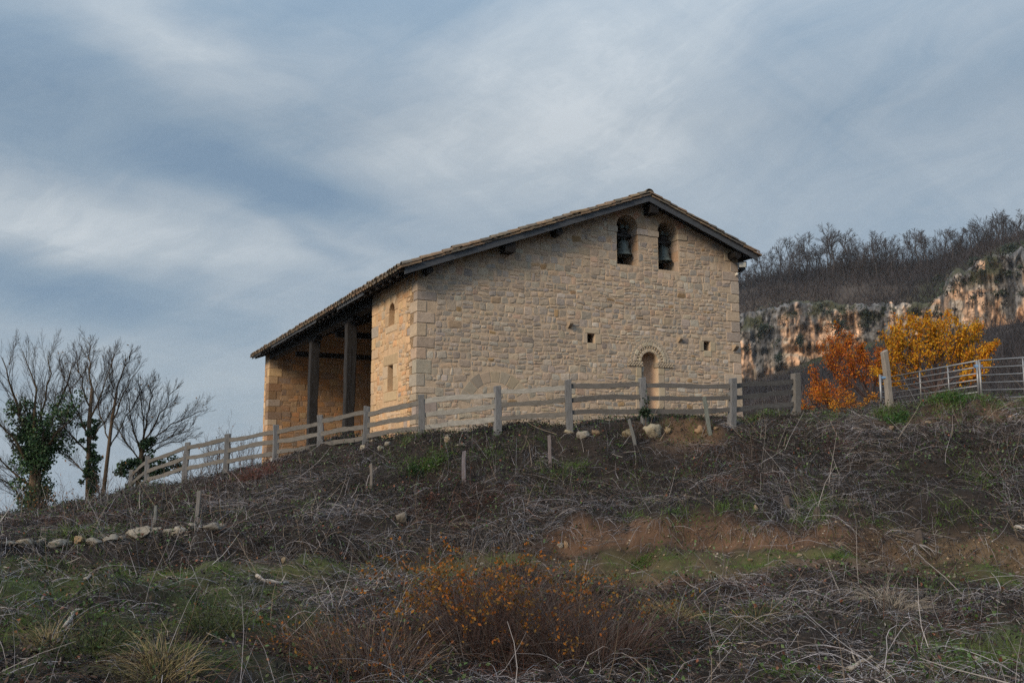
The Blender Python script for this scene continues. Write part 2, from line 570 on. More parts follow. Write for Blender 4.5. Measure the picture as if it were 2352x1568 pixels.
def build_ground():
    az_in = np.linspace(-0.62, 0.62, 490)
    az = np.concatenate([np.linspace(-math.pi, -0.64, 40), az_in, np.linspace(0.64, math.pi, 40)])
    rr = np.concatenate([np.linspace(0.3, 7, 16), np.linspace(7.12, 34, 215), 34 * 1.032 ** np.arange(1, 138)])
    A, Rr = np.meshgrid(az, rr, indexing='ij')
    X, Y = np.sin(A) * Rr, np.cos(A) * Rr
    Z = HT(X.ravel(), Y.ravel()).reshape(X.shape)
    n, m = X.shape
    idx = np.arange(n * m).reshape(n, m)
    q = np.stack([idx[:-1, :-1], idx[1:, :-1], idx[1:, 1:], idx[:-1, 1:]], -1).reshape(-1, 4)
    x, y = X.ravel(), Y.ravel()
    c, r = polar(x, y)
    tau = lookup(TAU, x, y)
    base = np.array([0.018, 0.014, 0.012])  # near-black soil: shade beneath the brush is put into the colour
    cols = np.tile(base, (len(x), 1))
    mott = fbm(x * 1.3, y * 1.3, 31, 4)[:, None]
    cols = cols * (0.6 + 0.8 * mott)

    def lay(color, w):
        nonlocal cols
        w = np.clip(w, 0, 1)[:, None]
        cols = cols * (1 - w) + np.array(color)[None, :] * (0.72 + 0.56 * mott) * 0.78 * w

    near = r < 45
    nz = fbm(x * 0.8, y * 0.8, 51, 4)
    bank = seg(4.92, 5.1, tau) * (1 - seg(5.9, 6.15, tau))
    lay((0.155, 0.090, 0.056), bank * seg(1180, 1320, c) * (1 - 0.35 * seg(1750, 1950, c)) * (0.75 + 0.5 * (nz - 0.4)) * near)
    lay((0.20, 0.15, 0.09), bank * seg(1950, 2150, c) * 0.5 * near)
    lay((0.13, 0.078, 0.048), seg(3.7, 3.95, tau) * (1 - seg(4.1, 4.9, tau)) * seg(1380, 1500, c) * (1 - seg(1850, 2000, c)) * 0.9 * near)
    lay((0.115, 0.075, 0.048), seg(3.95, 4.1, tau) * (1 - seg(4.85, 5.0, tau)) * seg(500, 1200, c) * 0.65 * near)
    path = seg(4.0, 4.3, tau) * (1 - seg(4.8, 5.0, tau))
    lay((0.075, 0.088, 0.030), path * seg(0.40, 0.62, nz) * 0.85 * near)
    lay((0.060, 0.078, 0.028), seg(2.0, 2.4, tau) * (1 - seg(3.9, 4.2, tau)) * (1 - seg(700, 1000, c)) * seg(0.42, 0.6, nz) * 0.8 * near)
    lay((0.070, 0.090, 0.032), seg(1.5, 2.0, tau) * (1 - seg(2.7, 3.1, tau)) * seg(1950, 2150, c) * seg(0.35, 0.5, nz) * near)
    lay((0.15, 0.092, 0.056), seg(7.35, 7.6, tau) * (1 - seg(7.95, 8.2, tau)) * seg(1420, 1520, c) * (1 - seg(1700, 1950, c)) * seg(0.46, 0.64, nz) * 0.8 * near)
    lay((0.13, 0.085, 0.055), seg(7.3, 7.6, tau) * (1 - seg(8.2, 8.5, tau)) * seg(1950, 2080, c) * seg(0.42, 0.6, nz) * 0.85 * near)
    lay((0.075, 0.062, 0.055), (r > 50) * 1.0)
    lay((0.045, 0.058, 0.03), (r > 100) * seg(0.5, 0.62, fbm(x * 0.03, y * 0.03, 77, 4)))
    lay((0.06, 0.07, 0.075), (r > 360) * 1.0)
    g = np_mesh('ground', np.stack([x, y, Z.ravel()], -1), quads=q, cols=cols, mat=M['soil'], smooth=True)
    tag(g, kind='structure')


M['soil'] = material('hillside_soil', None, 0.97, 0.35, 4.5, bump=0.035, bscale=9,
                     spots=[(16, 0.62, 0.06, (0.26, 0.19, 0.13), 0.55), (3, 0.60, 0.1, (0.035, 0.028, 0.022), 0.5)])
build_ground()

# ---------------------------------------------------------------- chapel
M['mortar_porch'] = material('shade_darkened_porch_mortar', (0.30, 0.20, 0.125), 0.95, 0.25, 5, bump=0.012, bscale=30)  # darkened mortar: the porch's shade is put into this colour
ZB = 0.2
chapel = empty('chapel', (LX, LY, ZB), PSI)
tag(chapel, 'small stone chapel with twin bell openings in its gable and a deep side porch', 'chapel')
RIDGE, TOPZ, SL, SR = 7.30, 8.42, 0.381, 0.350


def ztop(u):
    return TOPZ - SL * (RIDGE - u) if u < RIDGE else TOPZ - SR * (u - RIDGE)


def cz(p):
    return (p[0], p[1], p[2] - ZB)


def clip_poly(poly, a, b, c):
    """keep the side where a*u + b*z <= c"""
    out = []
    for i in range(len(poly)):
        p, q = poly[i], poly[(i + 1) % len(poly)]
        dp, dq = a * p[0] + b * p[1] - c, a * q[0] + b * q[1] - c
        if dp <= 0:
            out.append(p)
        if dp * dq < 0:
            t = dp / (dp - dq)
            out.append((p[0] + t * (q[0] - p[0]), p[1] + t * (q[1] - p[1])))
    return out


def area(poly):
    return 0.5 * sum(poly[i][0] * poly[(i + 1) % len(poly)][1] - poly[(i + 1) % len(poly)][0] * poly[i][1] for i in range(len(poly)))


def stone_geo(poly, fmap, h, rng, flip=False, rough=1.0, base=-0.03, round_=0.22):
    """one stone: irregular outline sunk in the mortar, worn edges, a slightly domed face"""
    n0 = len(poly)
    cxm = sum(p[0] for p in poly) / n0
    cym = sum(p[1] for p in poly) / n0
    out = []
    for i in range(n0):
        p0, p, p2 = poly[i - 1], poly[i], poly[(i + 1) % n0]
        l1, l2 = math.dist(p0, p), math.dist(p, p2)
        k = min(0.014 + 0.03 * rng.random(), round_ * min(l1, l2)) * (0.4 + 0.6 * rough)
        a = (p[0] + (p0[0] - p[0]) * k / max(l1, 1e-6), p[1] + (p0[1] - p[1]) * k / max(l1, 1e-6))
        b = (p[0] + (p2[0] - p[0]) * k / max(l2, 1e-6), p[1] + (p2[1] - p[1]) * k / max(l2, 1e-6))
        out += [a, b]
        if l2 > 0.26 and len(out) < 11:
            out.append(((p[0] + p2[0]) / 2 + rng.uniform(-.011, .011) * rough, (p[1] + p2[1]) / 2 + rng.uniform(-.011, .011) * rough))
    out = [(p[0] + rng.uniform(-.006, .006) * rough, p[1] + rng.uniform(-.006, .006) * rough) for p in out]
    n = len(out)
    ti, tj = rng.uniform(-.05, .05) * rough, rng.uniform(-.05, .05) * rough

    def ring(inset, hh):
        r = []
        for p in out:
            dx, dy = p[0] - cxm, p[1] - cym
            l = math.hypot(dx, dy) + 1e-6
            s = max(0.25, 1 - inset / l)
            q = (cxm + dx * s, cym + dy * s)
            tilt = (dx * ti + dy * tj) if hh > 0 else 0
            r.append(fmap(q[0], q[1], hh + tilt + (rng.uniform(-.003, .003) * rough if hh > 0 else 0)))
        return r

    vs = ring(0, base) + ring(0.003, h * 0.55) + ring(0.020, h) + [fmap(cxm, cym, h + 0.004 * rough)]
    fs = []
    for k in (0, 1):
        for i in range(n):
            j = (i + 1) % n
            fs.append((k * n + i, k * n + j, (k + 1) * n + j, (k + 1) * n + i))
    for i in range(n):
        fs.append((2 * n + i, 2 * n + (i + 1) % n, 3 * n))
    if flip:
        fs = [tuple(reversed(f)) for f in fs]
    return vs, fs


def courses(a0, a1, b0, b1, rng, hr, wr, excl, clips, gap=0.011, split=0.22):
    """a rubble wall laid in uneven courses round its openings; returns outlines"""
    res = []
    ph = [rng.uniform(0, 6.28) for _ in range(6)]

    def wave(a, b):
        return 0.022 * math.sin(a * 1.7 + ph[0] + b * 2) + 0.013 * math.sin(a * 4.3 + ph[1] + b * 5) + 0.008 * math.sin(a * 9.1 + ph[2] - b * 7)

    b = b0
    while b < b1:
        hh = rng.uniform(*hr)
        if rng.random() < 0.15:
            hh *= 0.65
        if b1 - b - hh < hr[0] * 0.6:
            hh = b1 - b + 0.051 if b1 - b < hr[1] * 1.3 else (b1 - b) / 2
        iv = [(a0, a1)]
        for e in excl:
            for lo, hi in e(b, b + hh):
                nxt = []
                for s, t in iv:
                    if hi <= s or lo >= t:
                        nxt.append((s, t))
                    else:
                        if lo - s > 0.07:
                            nxt.append((s, lo))
                        if t - hi > 0.07:
                            nxt.append((hi, t))
                iv = nxt
        for s, t in iv:
            a = s
            while a < t - 0.02:
                w = rng.uniform(*wr) * (0.75 + hh * 1.6)
                if rng.random() < 0.12:
                    w *= 0.5
                if t - a - w < 0.12:
                    w = t - a
                a2 = min(a + w, t)
                g = gap * rng.uniform(0.5, 1.7)

                def cell(x0, x1, f0, f1):
                    def zz(x, f):
                        return b + hh * f + wave(x, b + hh * f)
                    s1, s2 = rng.uniform(-.016, .016), rng.uniform(-.016, .016)
                    j = [rng.uniform(-.014, .014) for _ in range(4)]
                    p = [(x0 + g + s1, zz(x0, f0) + g + j[0]), (x1 - g + s2, zz(x1, f0) + g + j[1]), (x1 - g - s2, zz(x1, f1) - g + j[2]), (x0 + g - s1, zz(x0, f1) - g + j[3])]
                    for cl in clips:
                        p = clip_poly(p, *cl)
                        if len(p) < 3:
                            return
                    if abs(area(p)) > 0.0022:
                        res.append(p)
                q = rng.random()
                if q < split and hh > 0.15 and w > 0.16:
                    f = rng.uniform(0.35, 0.65)
                    cell(a, a2, 0, f)
                    if w > 0.34 and rng.random() < 0.6:
                        m = a + w * rng.uniform(0.35, 0.65)
                        cell(a, m, f, 1)
                        cell(m, a2, f, 1)
                    else:
                        cell(a, a2, f, 1)
                elif q < split + 0.14 and w > 0.34 and hh > 0.16:
                    m = a + w * rng.uniform(0.6, 0.75)
                    f = rng.uniform(0.4, 0.6)
                    cell(a, m, 0, 1)
                    cell(m, a2, 0, f)
                    cell(m, a2, f, 1)
                else:
                    cell(a, a2, 0, 1)
                a = a2
        b += hh
    return res


def rect_ex(lo, hi, z0, z1, pad=0.0):
    return lambda b0, b1: [(lo - pad, hi + pad)] if b1 > z0 - pad + 0.02 and b0 < z1 + pad - 0.02 else []


def disc_ex(cu, czz, rad, zlow):
    def f(b0, b1):
        if b1 < zlow:
            return []
        zc = min(max(czz, b0), b1)
        d = zc - czz
        if abs(d) >= rad or b0 > czz + rad - 0.05:
            return []
        hw = math.sqrt(rad * rad - d * d)
        return [(cu - hw, cu + hw)]
    return f


FRONT_COLS = [((0.470, 0.388, 0.308), 32), ((0.405, 0.352, 0.298), 24), ((0.485, 0.388, 0.290), 18), ((0.365, 0.330, 0.296), 14),
              ((0.490, 0.360, 0.262), 8), ((0.350, 0.235, 0.130), 2), ((0.525, 0.475, 0.405), 10), ((0.295, 0.258, 0.225), 5)]
WARM_COLS = [((0.58, 0.395, 0.235), 30), ((0.55, 0.370, 0.22), 24), ((0.58, 0.43, 0.285), 18), ((0.58, 0.34, 0.18), 14), ((0.44, 0.36, 0.27), 10), ((0.38, 0.32, 0.27), 5)]  # orange stone of the side wall, with sun warmth mixed into the colours
PORCH_SHADE_COLS = [((0.33, 0.20, 0.115), 30), ((0.28, 0.18, 0.105), 24), ((0.34, 0.235, 0.145), 18), ((0.35, 0.19, 0.09), 14), ((0.24, 0.175, 0.13), 10)]  # stone palette darkened to carry the shade inside the porch


def pick(cols, rng):
    t = rng.uniform(0, sum(w for _, w in cols))
    for c, w in cols:
        t -= w
        if t <= 0:
            break
    k = rng.uniform(0.84, 1.14)
    return tuple(v * k * rng.uniform(0.97, 1.03) for v in c)


def lay_stones(polys, fmap, parent, cols, rng, n_single, flip=False, h=(0.003, 0.014), colfn=None):
    """the largest stones are objects of their own, the small ones one joined part"""
    polys.sort(key=lambda p: -abs(area(p)))
    rest = MB()
    for i, p in enumerate(polys):
        if area(p) < 0:
            p = p[::-1]
        vs, fs = stone_geo(p, fmap, rng.uniform(*h), rng, flip)
        vs = [cz(v) for v in vs]
        c = pick(cols, rng)
        if colfn:
            c = colfn(p, c)
        if i < n_single:
            mb = MB()
            mb.add(vs, fs, c)
            mb.build('stone', M['stone'], parent)
        else:
            rest.add(vs, fs, c)
    if rest.v:
        tag(rest.build('rubble_stones', M['stone'], parent), kind='stuff')


def wall_with_holes(name, outer, holes, fmap, depth, mat, flip=False):
    """a wall slab of real thickness with openings cut through it"""
    loops = [outer] + holes
    pts = [p for l in loops for p in l]
    tris = geometry.tessellate_polygon([[Vector((p[0], p[1], 0)) for p in l] for l in loops])
    mb = MB()
    n = len(pts)
    fr = [cz(fmap(p[0], p[1], 0)) for p in pts]
    bk = [cz(fmap(p[0], p[1], -depth)) for p in pts]
    fs = []
    for t in tris:
        a, b, c = (pts[i] for i in t)
        ccw = (b[0] - a[0]) * (c[1] - a[1]) - (b[1] - a[1]) * (c[0] - a[0]) > 0
        t = tuple(t) if ccw != flip else tuple(reversed(t))
        fs.append(t)
        fs.append(tuple(i + n for i in reversed(t)))
    k = 0
    for l in loops:
        m = len(l)
        for i in range(m):
            j = (i + 1) % m
            fs.append((k + i, k + j, n + k + j, n + k + i))
        k += m
    mb.add(fr + bk, fs)
    o = mb.build(name, mat, chapel)
    return o


def arch_loop(c, half, z0, zs, n=14):
    pts = [(c - half, z0), (c + half, z0)]
    for i in range(n + 1):
        a = math.pi * i / n
        pts.append((c + half * math.cos(a), zs + half * math.sin(a)))
    return pts


def sector(c, zc, r0, r1, a0, a1, g=0.006):
    k0, k1 = g / r0, g / r1
    m = (a0 + a1) / 2
    pts = [(r0, a0 + k0), (r1, a0 + k1), (r1, m), (r1, a1 - k1), (r0, a1 - k0), (r0, m)]
    return [(c + r * math.cos(a), zc + r * math.sin(a)) for r, a in pts]


def dressed(name, poly, fmap, h, col, parent, rng, flip=False, rough=0.25, mat='dressed', base=-0.03):
    if area(poly) < 0:
        poly = poly[::-1]
    vs, fs = stone_geo(poly, fmap, h, rng, flip, rough, base, 0.12)
    mb = MB()
    mb.add([cz(v) for v in vs], fs, col)
    return mb.build(name, M[mat], parent)


def rect(a0, a1, b0, b1):
    return [(a0, b0), (a1, b0), (a1, b1), (a0, b1)]


fm_front = lambda u, z, h: (u, -h, z)
fm_side = lambda w, z, h: (-h, w, z)
FARW = 20.45
fm_far = lambda u, z, h: (u, FARW - h, z)
rngc = random.Random(11)
BELLS = [(6.785, 0.385, 6.13, 7.32), (8.29, 0.385, 6.10, 7.31)]
SQ = [(5.33, 5.58, 3.65, 3.93), (9.56, 9.80, 3.65, 3.94)]
NICHE = (7.51, 0.30, 1.62, 3.18)


def build_front():
    rng = rngc
    und = 0.20
    outer = [(0, -0.3), (11.0, -0.3), (11.0, ztop(11.0) - und), (RIDGE, ztop(RIDGE) - und), (0, ztop(0) - und)]
    holes = [arch_loop(*b) for b in BELLS] + [rect(*s) for s in SQ] + [arch_loop(*NICHE)]
    wall = wall_with_holes('front_wall', outer, holes, fm_front, 0.85, M['mortar'])
    excl, clips = [], [(-SL, 1, TOPZ - SL * RIDGE - und - 0.01), (SR, 1, TOPZ + SR * RIDGE - und - 0.01)]
    # corner stones on both ends
    z, k = 0.45, 0
    while z < ztop(0) - 0.62:
        hh = rng.uniform(0.19, 0.42)
        lu, lw = (rng.uniform(0.38, 0.60), rng.uniform(0.22, 0.34)) if k % 2 else (rng.uniform(0.20, 0.36), rng.uniform(0.36, 0.60))
        if z + hh > 5.2:
            hh = 5.36 - z
        mb = MB()
        p = 0.017
        mb.box(cz((-p, -p, z + 0.007)), cz((lu, 0.3, z + hh - 0.007)), pick(FRONT_COLS[:4] + FRONT_COLS[6:7], rng))
        mb2 = MB()
        c = pick([((0.43, 0.355, 0.28), 3), ((0.38, 0.325, 0.27), 3), ((0.47, 0.36, 0.27), 2), ((0.33, 0.29, 0.25), 2)], rng)
        mb2.v = [cz(v) for v in [(-p, -p, z + .007), (lu, -p, z + .007), (lu, .05, z + .007), (.05, .05, z + .007), (.05, lw, z + .007), (-p, lw, z + .007),
                                  (-p, -p, z + hh - .007), (lu, -p, z + hh - .007), (lu, .05, z + hh - .007), (.05, .05, z + hh - .007), (.05, lw, z + hh - .007), (-p, lw, z + hh - .007)]]
        mb2.f = [(0, 1, 7, 6), (1, 2, 8, 7), (2, 3, 9, 8), (3, 4, 10, 9), (4, 5, 11, 10), (5, 0, 6, 11), (6, 7, 8, 9, 10, 11), (5, 4, 3, 2, 1, 0)]
        mb2.c = [c] * 12
        mb2.v = [(a + rng.uniform(-.006, .006), b + rng.uniform(-.006, .006), d + rng.uniform(-.006, .006)) for a, b, d in mb2.v]
        mb2.build('corner_stone', M['stone'], chapel, bevel=0.014)
        excl.append(rect_ex(-1, lu + 0.004, z, z + hh))
        SIDE_EX.append(rect_ex(-1, lw + 0.004, z, z + hh))
        z += hh
        k += 1
    z, k = 0.9, 0
    while z < ztop(11) - 0.5:
        hh = rng.uniform(0.26, 0.44)
        lu = rng.uniform(0.45, 0.7) if k % 2 else rng.uniform(0.3, 0.42)
        dressed('corner_stone', rect(11 - lu + 0.01, 11.015, z + 0.008, z + hh - 0.008), fm_front, 0.018, pick(FRONT_COLS[:4], rng), chapel, rng, rough=0.5, mat='stone')
        excl.append(rect_ex(11 - lu, 12, z, z + hh))
        z += hh
        k += 1
    # bell openings: voussoirs, imposts, jamb stones, sill stones
    for bi, (c, hf, z0, zs) in enumerate(BELLS):
        excl.append(rect_ex(c - hf - 0.01, c + hf + 0.01, z0, zs))
        n = 9
        for i in range(n):
            dressed('voussoir', sector(c, zs, hf + 0.004, hf + rng.uniform(0.24, 0.31), math.pi * i / n, math.pi * (i + 1) / n), fm_front, 0.012,
                    pick([((0.48, 0.335, 0.23), 3), ((0.50, 0.30, 0.20), 2), ((0.42, 0.33, 0.25), 2)], rng), wall, rng)
        excl.append(disc_ex(c, zs, hf + 0.30, zs))
        # imposts stand a little proud into the opening
        for s in (-1, 1):
            e = c + s * hf
            lo, hi = sorted((e - s * 0.03, e + s * 0.34))
            if bi == 0 and s == 1:
                hi = 7.17 + 0.37
            if bi == 1 and s == -1:
                lo = 7.905 - 0.36
            imp = MB()
            imp.box(cz((lo, -0.028, zs - 0.20)), cz((hi, 0.55, zs - 0.01)), pick(FRONT_COLS[:4], rng))
            imp.build('impost_stone', M['stone'], wall, bevel=0.012)
            excl.append(rect_ex(lo, hi, zs - 0.2, zs))
        # stones of the reveal that shows (the one that faces the photographer's side)
        z = z0
        while z < zs - 0.22:
            hh = min(rng.uniform(0.2, 0.34), zs - 0.205 - z)
            if zs - 0.205 - z - hh < 0.12:
                hh = zs - 0.205 - z
            m = rng.uniform(0.22, 0.5)
            for w0, w1 in ((0.01, m), (m, 0.84)):
                dressed('jamb_stone', rect(w0 + 0.006, w1 - 0.006, z + 0.007, z + hh - 0.007), lambda w, zz, h, e=c + hf: (e - h, w, zz), 0.010,
                        pick([((0.47, 0.325, 0.23), 3), ((0.40, 0.32, 0.26), 3), ((0.34, 0.21, 0.12), 1)], rng), wall, rng, flip=True, rough=0.5)
            z += hh
    # small square windows with dressed frames
    for u0, u1, z0, z1 in SQ:
        col = (0.46, 0.385, 0.285)
        for r_ in (rect(u0 - 0.10, u1 + 0.16, z1 + 0.004, z1 + 0.15), rect(u0 - 0.02, u1 + 0.05, z0 - 0.20, z0 - 0.004),
                   rect(u0 - 0.16, u0 - 0.004, z0 - 0.03, z1), rect(u1 + 0.004, u1 + 0.22, z0 - 0.02, z1)):
            dressed('window_frame', r_, fm_front, 0.014, pick([(col, 1)], rng), wall, rng)
        excl.append(rect_ex(u0 - 0.17, u1 + 0.23, z0 - 0.21, z1 + 0.16))
        g = MB()
        for i in range(1, 4):
            uu = u0 + (u1 - u0) * i / 4
            g.tube([cz((uu, 0.22, z0)), cz((uu, 0.22, z1))], 0.007, 5)
            zz = z0 + (z1 - z0) * i / 4
            g.tube([cz((u0, 0.22, zz)), cz((u1, 0.22, zz))], 0.007, 5)
        g.build('window_grille', M['iron'], wall)
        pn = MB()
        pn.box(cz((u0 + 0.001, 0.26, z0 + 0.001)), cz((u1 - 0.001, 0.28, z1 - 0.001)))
        pn.build('shade_dark_pane', M['dark'], wall)  # dark sheet behind the grille: the opening's shade as a colour
    # arched niche: mouldings, row of balls, chequered hood and imposts
    c, hf, z0, zs = NICHE
    po = empty('niche_portal', (0, 0, 0))
    po.parent = chapel
    nv = 9
    for i in range(nv):
        a0, a1 = math.pi * i / nv, math.pi * (i + 1) / nv
        dressed('inner_voussoir', sector(c, zs, hf + 0.004, 0.412, a0, a1, 0.001), fm_front, 0.028, pick([((0.50, 0.42, 0.315), 1)], rng), po, rng, rough=0.04)
        dressed('outer_voussoir', sector(c, zs, 0.482, 0.606, a0, a1, 0.001), fm_front, 0.038, pick([((0.49, 0.42, 0.33), 1)], rng), po, rng, rough=0.04)
    balls = MB()
    for i in range(15):
        a = math.pi * (i + 0.5) / 15
        bc = (c + 0.447 * math.cos(a), -0.012, zs + 0.447 * math.sin(a))
        prof = [(0.001, -0.03), (0.02, -0.024), (0.03, 0.0), (0.02, 0.024), (0.001, 0.03)]
        balls.lathe(prof, cz(bc), 8, (0.45, 0.38, 0.29))
    tag(balls.build('ball_moulding', M['dressed'], po, smooth=True))
    chk = MB()
    nb = 40
    for row, (r0, r1) in enumerate(((0.61, 0.655), (0.655, 0.70))):
        for i in range(nb):
            if (i + row) % 2:
                continue
            a0, a1 = math.pi * i / nb, math.pi * (i + 1) / nb
            q = [(c + r * math.cos(a), zs + r * math.sin(a)) for r, a in ((r0, a0), (r1, a0), (r1, a1), (r0, a1))]
            chk.add([cz(fm_front(p[0], p[1], h)) for h in (-0.02, 0.029) for p in q], [(4, 5, 6, 7), (0, 1, 5, 4), (1, 2, 6, 5), (2, 3, 7, 6), (3, 0, 4, 7)], (0.45, 0.39, 0.31))
    for i in range(24):
        a0, a1 = math.pi * i / 24, math.pi * (i + 1) / 24
        q = [(c + r * math.cos(a), zs + r * math.sin(a)) for r, a in ((0.608, a0), (0.702, a0), (0.702, a1), (0.608, a1))]
        chk.add([cz(fm_front(p[0], p[1], h)) for h in (-0.02, 0.022) for p in q], [(4, 5, 6, 7), (0, 1, 5, 4), (2, 3, 7, 6)], (0.42, 0.36, 0.29))
    chk.build('chequered_hood', M['dressed'], po)
    excl.append(disc_ex(c, zs, 0.70, zs))
    for lo, hi in ((6.72, c - hf + 0.03), (c + hf - 0.03, 8.37)):
        imp = MB()
        imp.box(cz((lo, -0.025, zs - 0.145)), cz((hi, 0.2, zs - 0.005)), (0.30, 0.26, 0.21))
        imp.build('impost_stone', M['dressed'], po)
        ck = MB()
        n = int((hi - lo) / 0.045)
        for i in range(n):
            for j in range(3):
                if (i + j) % 2 == 0:
                    x0 = lo + (hi - lo) * i / n
                    ck.box(cz((x0, -0.045, zs - 0.142 + j * 0.045)), cz((x0 + (hi - lo) / n, -0.026, zs - 0.142 + (j + 1) * 0.045)), (0.47, 0.40, 0.31))
        ck.build('chequered_impost', M['dressed'], po)
        excl.append(rect_ex(lo, hi, zs - 0.15, zs))
    for s in (-1, 1):
        e = c + s * hf
        z = z0 - 0.2
        while z < zs - 0.16:
            hh = min(rng.uniform(0.28, 0.42), zs - 0.152 - z)
            if zs - 0.152 - z - hh < 0.1:
                hh = zs - 0.152 - z
            wd = rng.uniform(0.2, 0.28)
            lo, hi = sorted((e + s * 0.002, e + s * wd))
            dressed('jamb_stone', rect(lo, hi, z + 0.006, z + hh - 0.006), fm_front, 0.016, pick([((0.49, 0.41, 0.30), 1)], rng), po, rng)
            excl.append(rect_ex(lo, hi, z, z + hh))
            z += hh
    excl.append(rect_ex(c - hf, c + hf, z0, zs))
    col_ = MB()
    cc = (c - hf + 0.10, 0.14, 0)
    col_.lathe([(0.075, 1.62), (0.075, 1.72), (0.055, 1.75), (0.052, 2.86), (0.07, 2.88), (0.055, 2.91), (0.085, 3.03)], cz((cc[0], cc[1], 0)), 12, (0.46, 0.42, 0.36))
    col_.build('colonnette', M['dressed'], po, smooth=True)
    bk = MB()
    prof = []
    for i in range(13):
        t = math.pi * i / 12
        prof.append((c - (hf + 0.02) * math.cos(t), 0.10 + 0.24 * math.sin(t)))
    vs, fs = [], []
    for x, y in prof:
        vs += [cz((x, y, z0 - 0.1)), cz((x, y, zs + hf + 0.05))]
    for i in range(12):
        fs.append((2 * i, 2 * i + 2, 2 * i + 3, 2 * i + 1))
    bk.add(vs, fs)
    bk.build('niche_back', M['plaster'], po)
    # blocked arch low on the left
    ba, bz, r0, r1 = 2.33, 1.585, 0.775, 1.115
    nv = 9
    for i in range(nv):
        a0, a1 = R(12) + R(156) * i / nv, R(12) + R(156) * (i + 1) / nv
        dressed('arch_voussoir', sector(ba, bz, r0, r1 + rng.uniform(-.03, .02), a0, a1), fm_front, 0.007, pick([((0.375, 0.325, 0.262), 2), ((0.42, 0.345, 0.26), 1)], rng), wall, rng, rough=0.35)

    def arch_gap(b0, b1):
        zc = min(max(bz, b0), b1)
        d = zc - bz
        if b0 > bz + r1 - 0.04 or b1 < bz + 0.1:
            return []
        ho = math.sqrt(max(r1 * r1 - d * d, 0.0))
        if b0 > bz + r0 - 0.03:
            return [(ba - ho, ba + ho)]
        d2 = min(max(b1 - bz, 0), r0)
        hi_ = math.sqrt(max(r0 * r0 - d2 * d2, 0.0))
        if hi_ < 0.08:
            return [(ba - ho, ba + ho)]
        return [(ba - ho, ba - hi_), (ba + hi_, ba + ho)]
    excl.append(arch_gap)
    # corbels left over from a lost porch
    for u, z, s in ((4.72, 4.14, 1.0), (8.62, 3.93, 0.85), (10.75, 3.80, 1.15)):
        b = MB()
        prof = [(0, 0.10), (-0.20, 0.10), (-0.20, 0.03), (-0.15, -0.03), (-0.07, -0.09), (0, -0.13)]
        s *= 0.78
        pts = [cz((u + x * s, y * s, z + zz * s)) for x in (-0.075, 0.075) for y, zz in prof]
        n = len(prof)
        b.add(pts, [tuple(range(n)), tuple(reversed(range(n, 2 * n)))] + [(i, n + i, n + (i + 1) % n, (i + 1) % n) for i in range(n)], (0.36, 0.29, 0.22))
        b.build('corbel', M['stone'], chapel)
        excl.append(rect_ex(u - 0.1, u + 0.1, z - 0.14, z + 0.12))

    # laid in patches, as masons worked: each patch has its own course heights
    polys = []
    z, odd = 0.45, 0
    while z < 8.3:
        dz = rng.uniform(0.85, 1.25)
        u = 0.0 - (0.7 if odd else 0)
        while u < 11.0:
            du = rng.uniform(1.5, 2.6)
            if 11.0 - u - du < 0.8:
                du = 11.0 - u
            m = u + du / 2
            if z > 5.2:
                hr, wr, sp = (0.13, 0.235), (0.16, 0.36), 0.22
            elif m > 5.4 and z < 5.4:
                hr, wr, sp = (0.085, 0.18), (0.13, 0.34), 0.24
            else:
                hr, wr, sp = (0.11, 0.23), (0.13, 0.33), 0.30
            hs = []
            t = z
            polys += courses(max(u, 0.0), min(u + du, 11.0), z, z + dz - 0.05, rng, hr, wr, excl, clips + [(0, 1, z + dz + 0.02)], split=sp)
            u += du
        z += dz
        odd = 1 - odd

    def tone(p, c):
        u = sum(q[0] for q in p) / len(p)
        z = sum(q[1] for q in p) / len(p)
        if u < 4.8 and 2.8 < z < 5.2 and rng.random() < 0.5:      # the greyer, weathered part of the wall
            c = tuple(0.55 * a + 0.45 * b for a, b in zip(c, (0.35, 0.295, 0.25)))
        if z > 5.6 and rng.random() < 0.4:
            c = tuple(0.6 * a + 0.4 * b for a, b in zip(c, (0.50, 0.35, 0.24)))
        return c
    lay_stones(polys, fm_front, wall, FRONT_COLS, rng, 190, colfn=tone)


SIDE_EX = []
build_front()


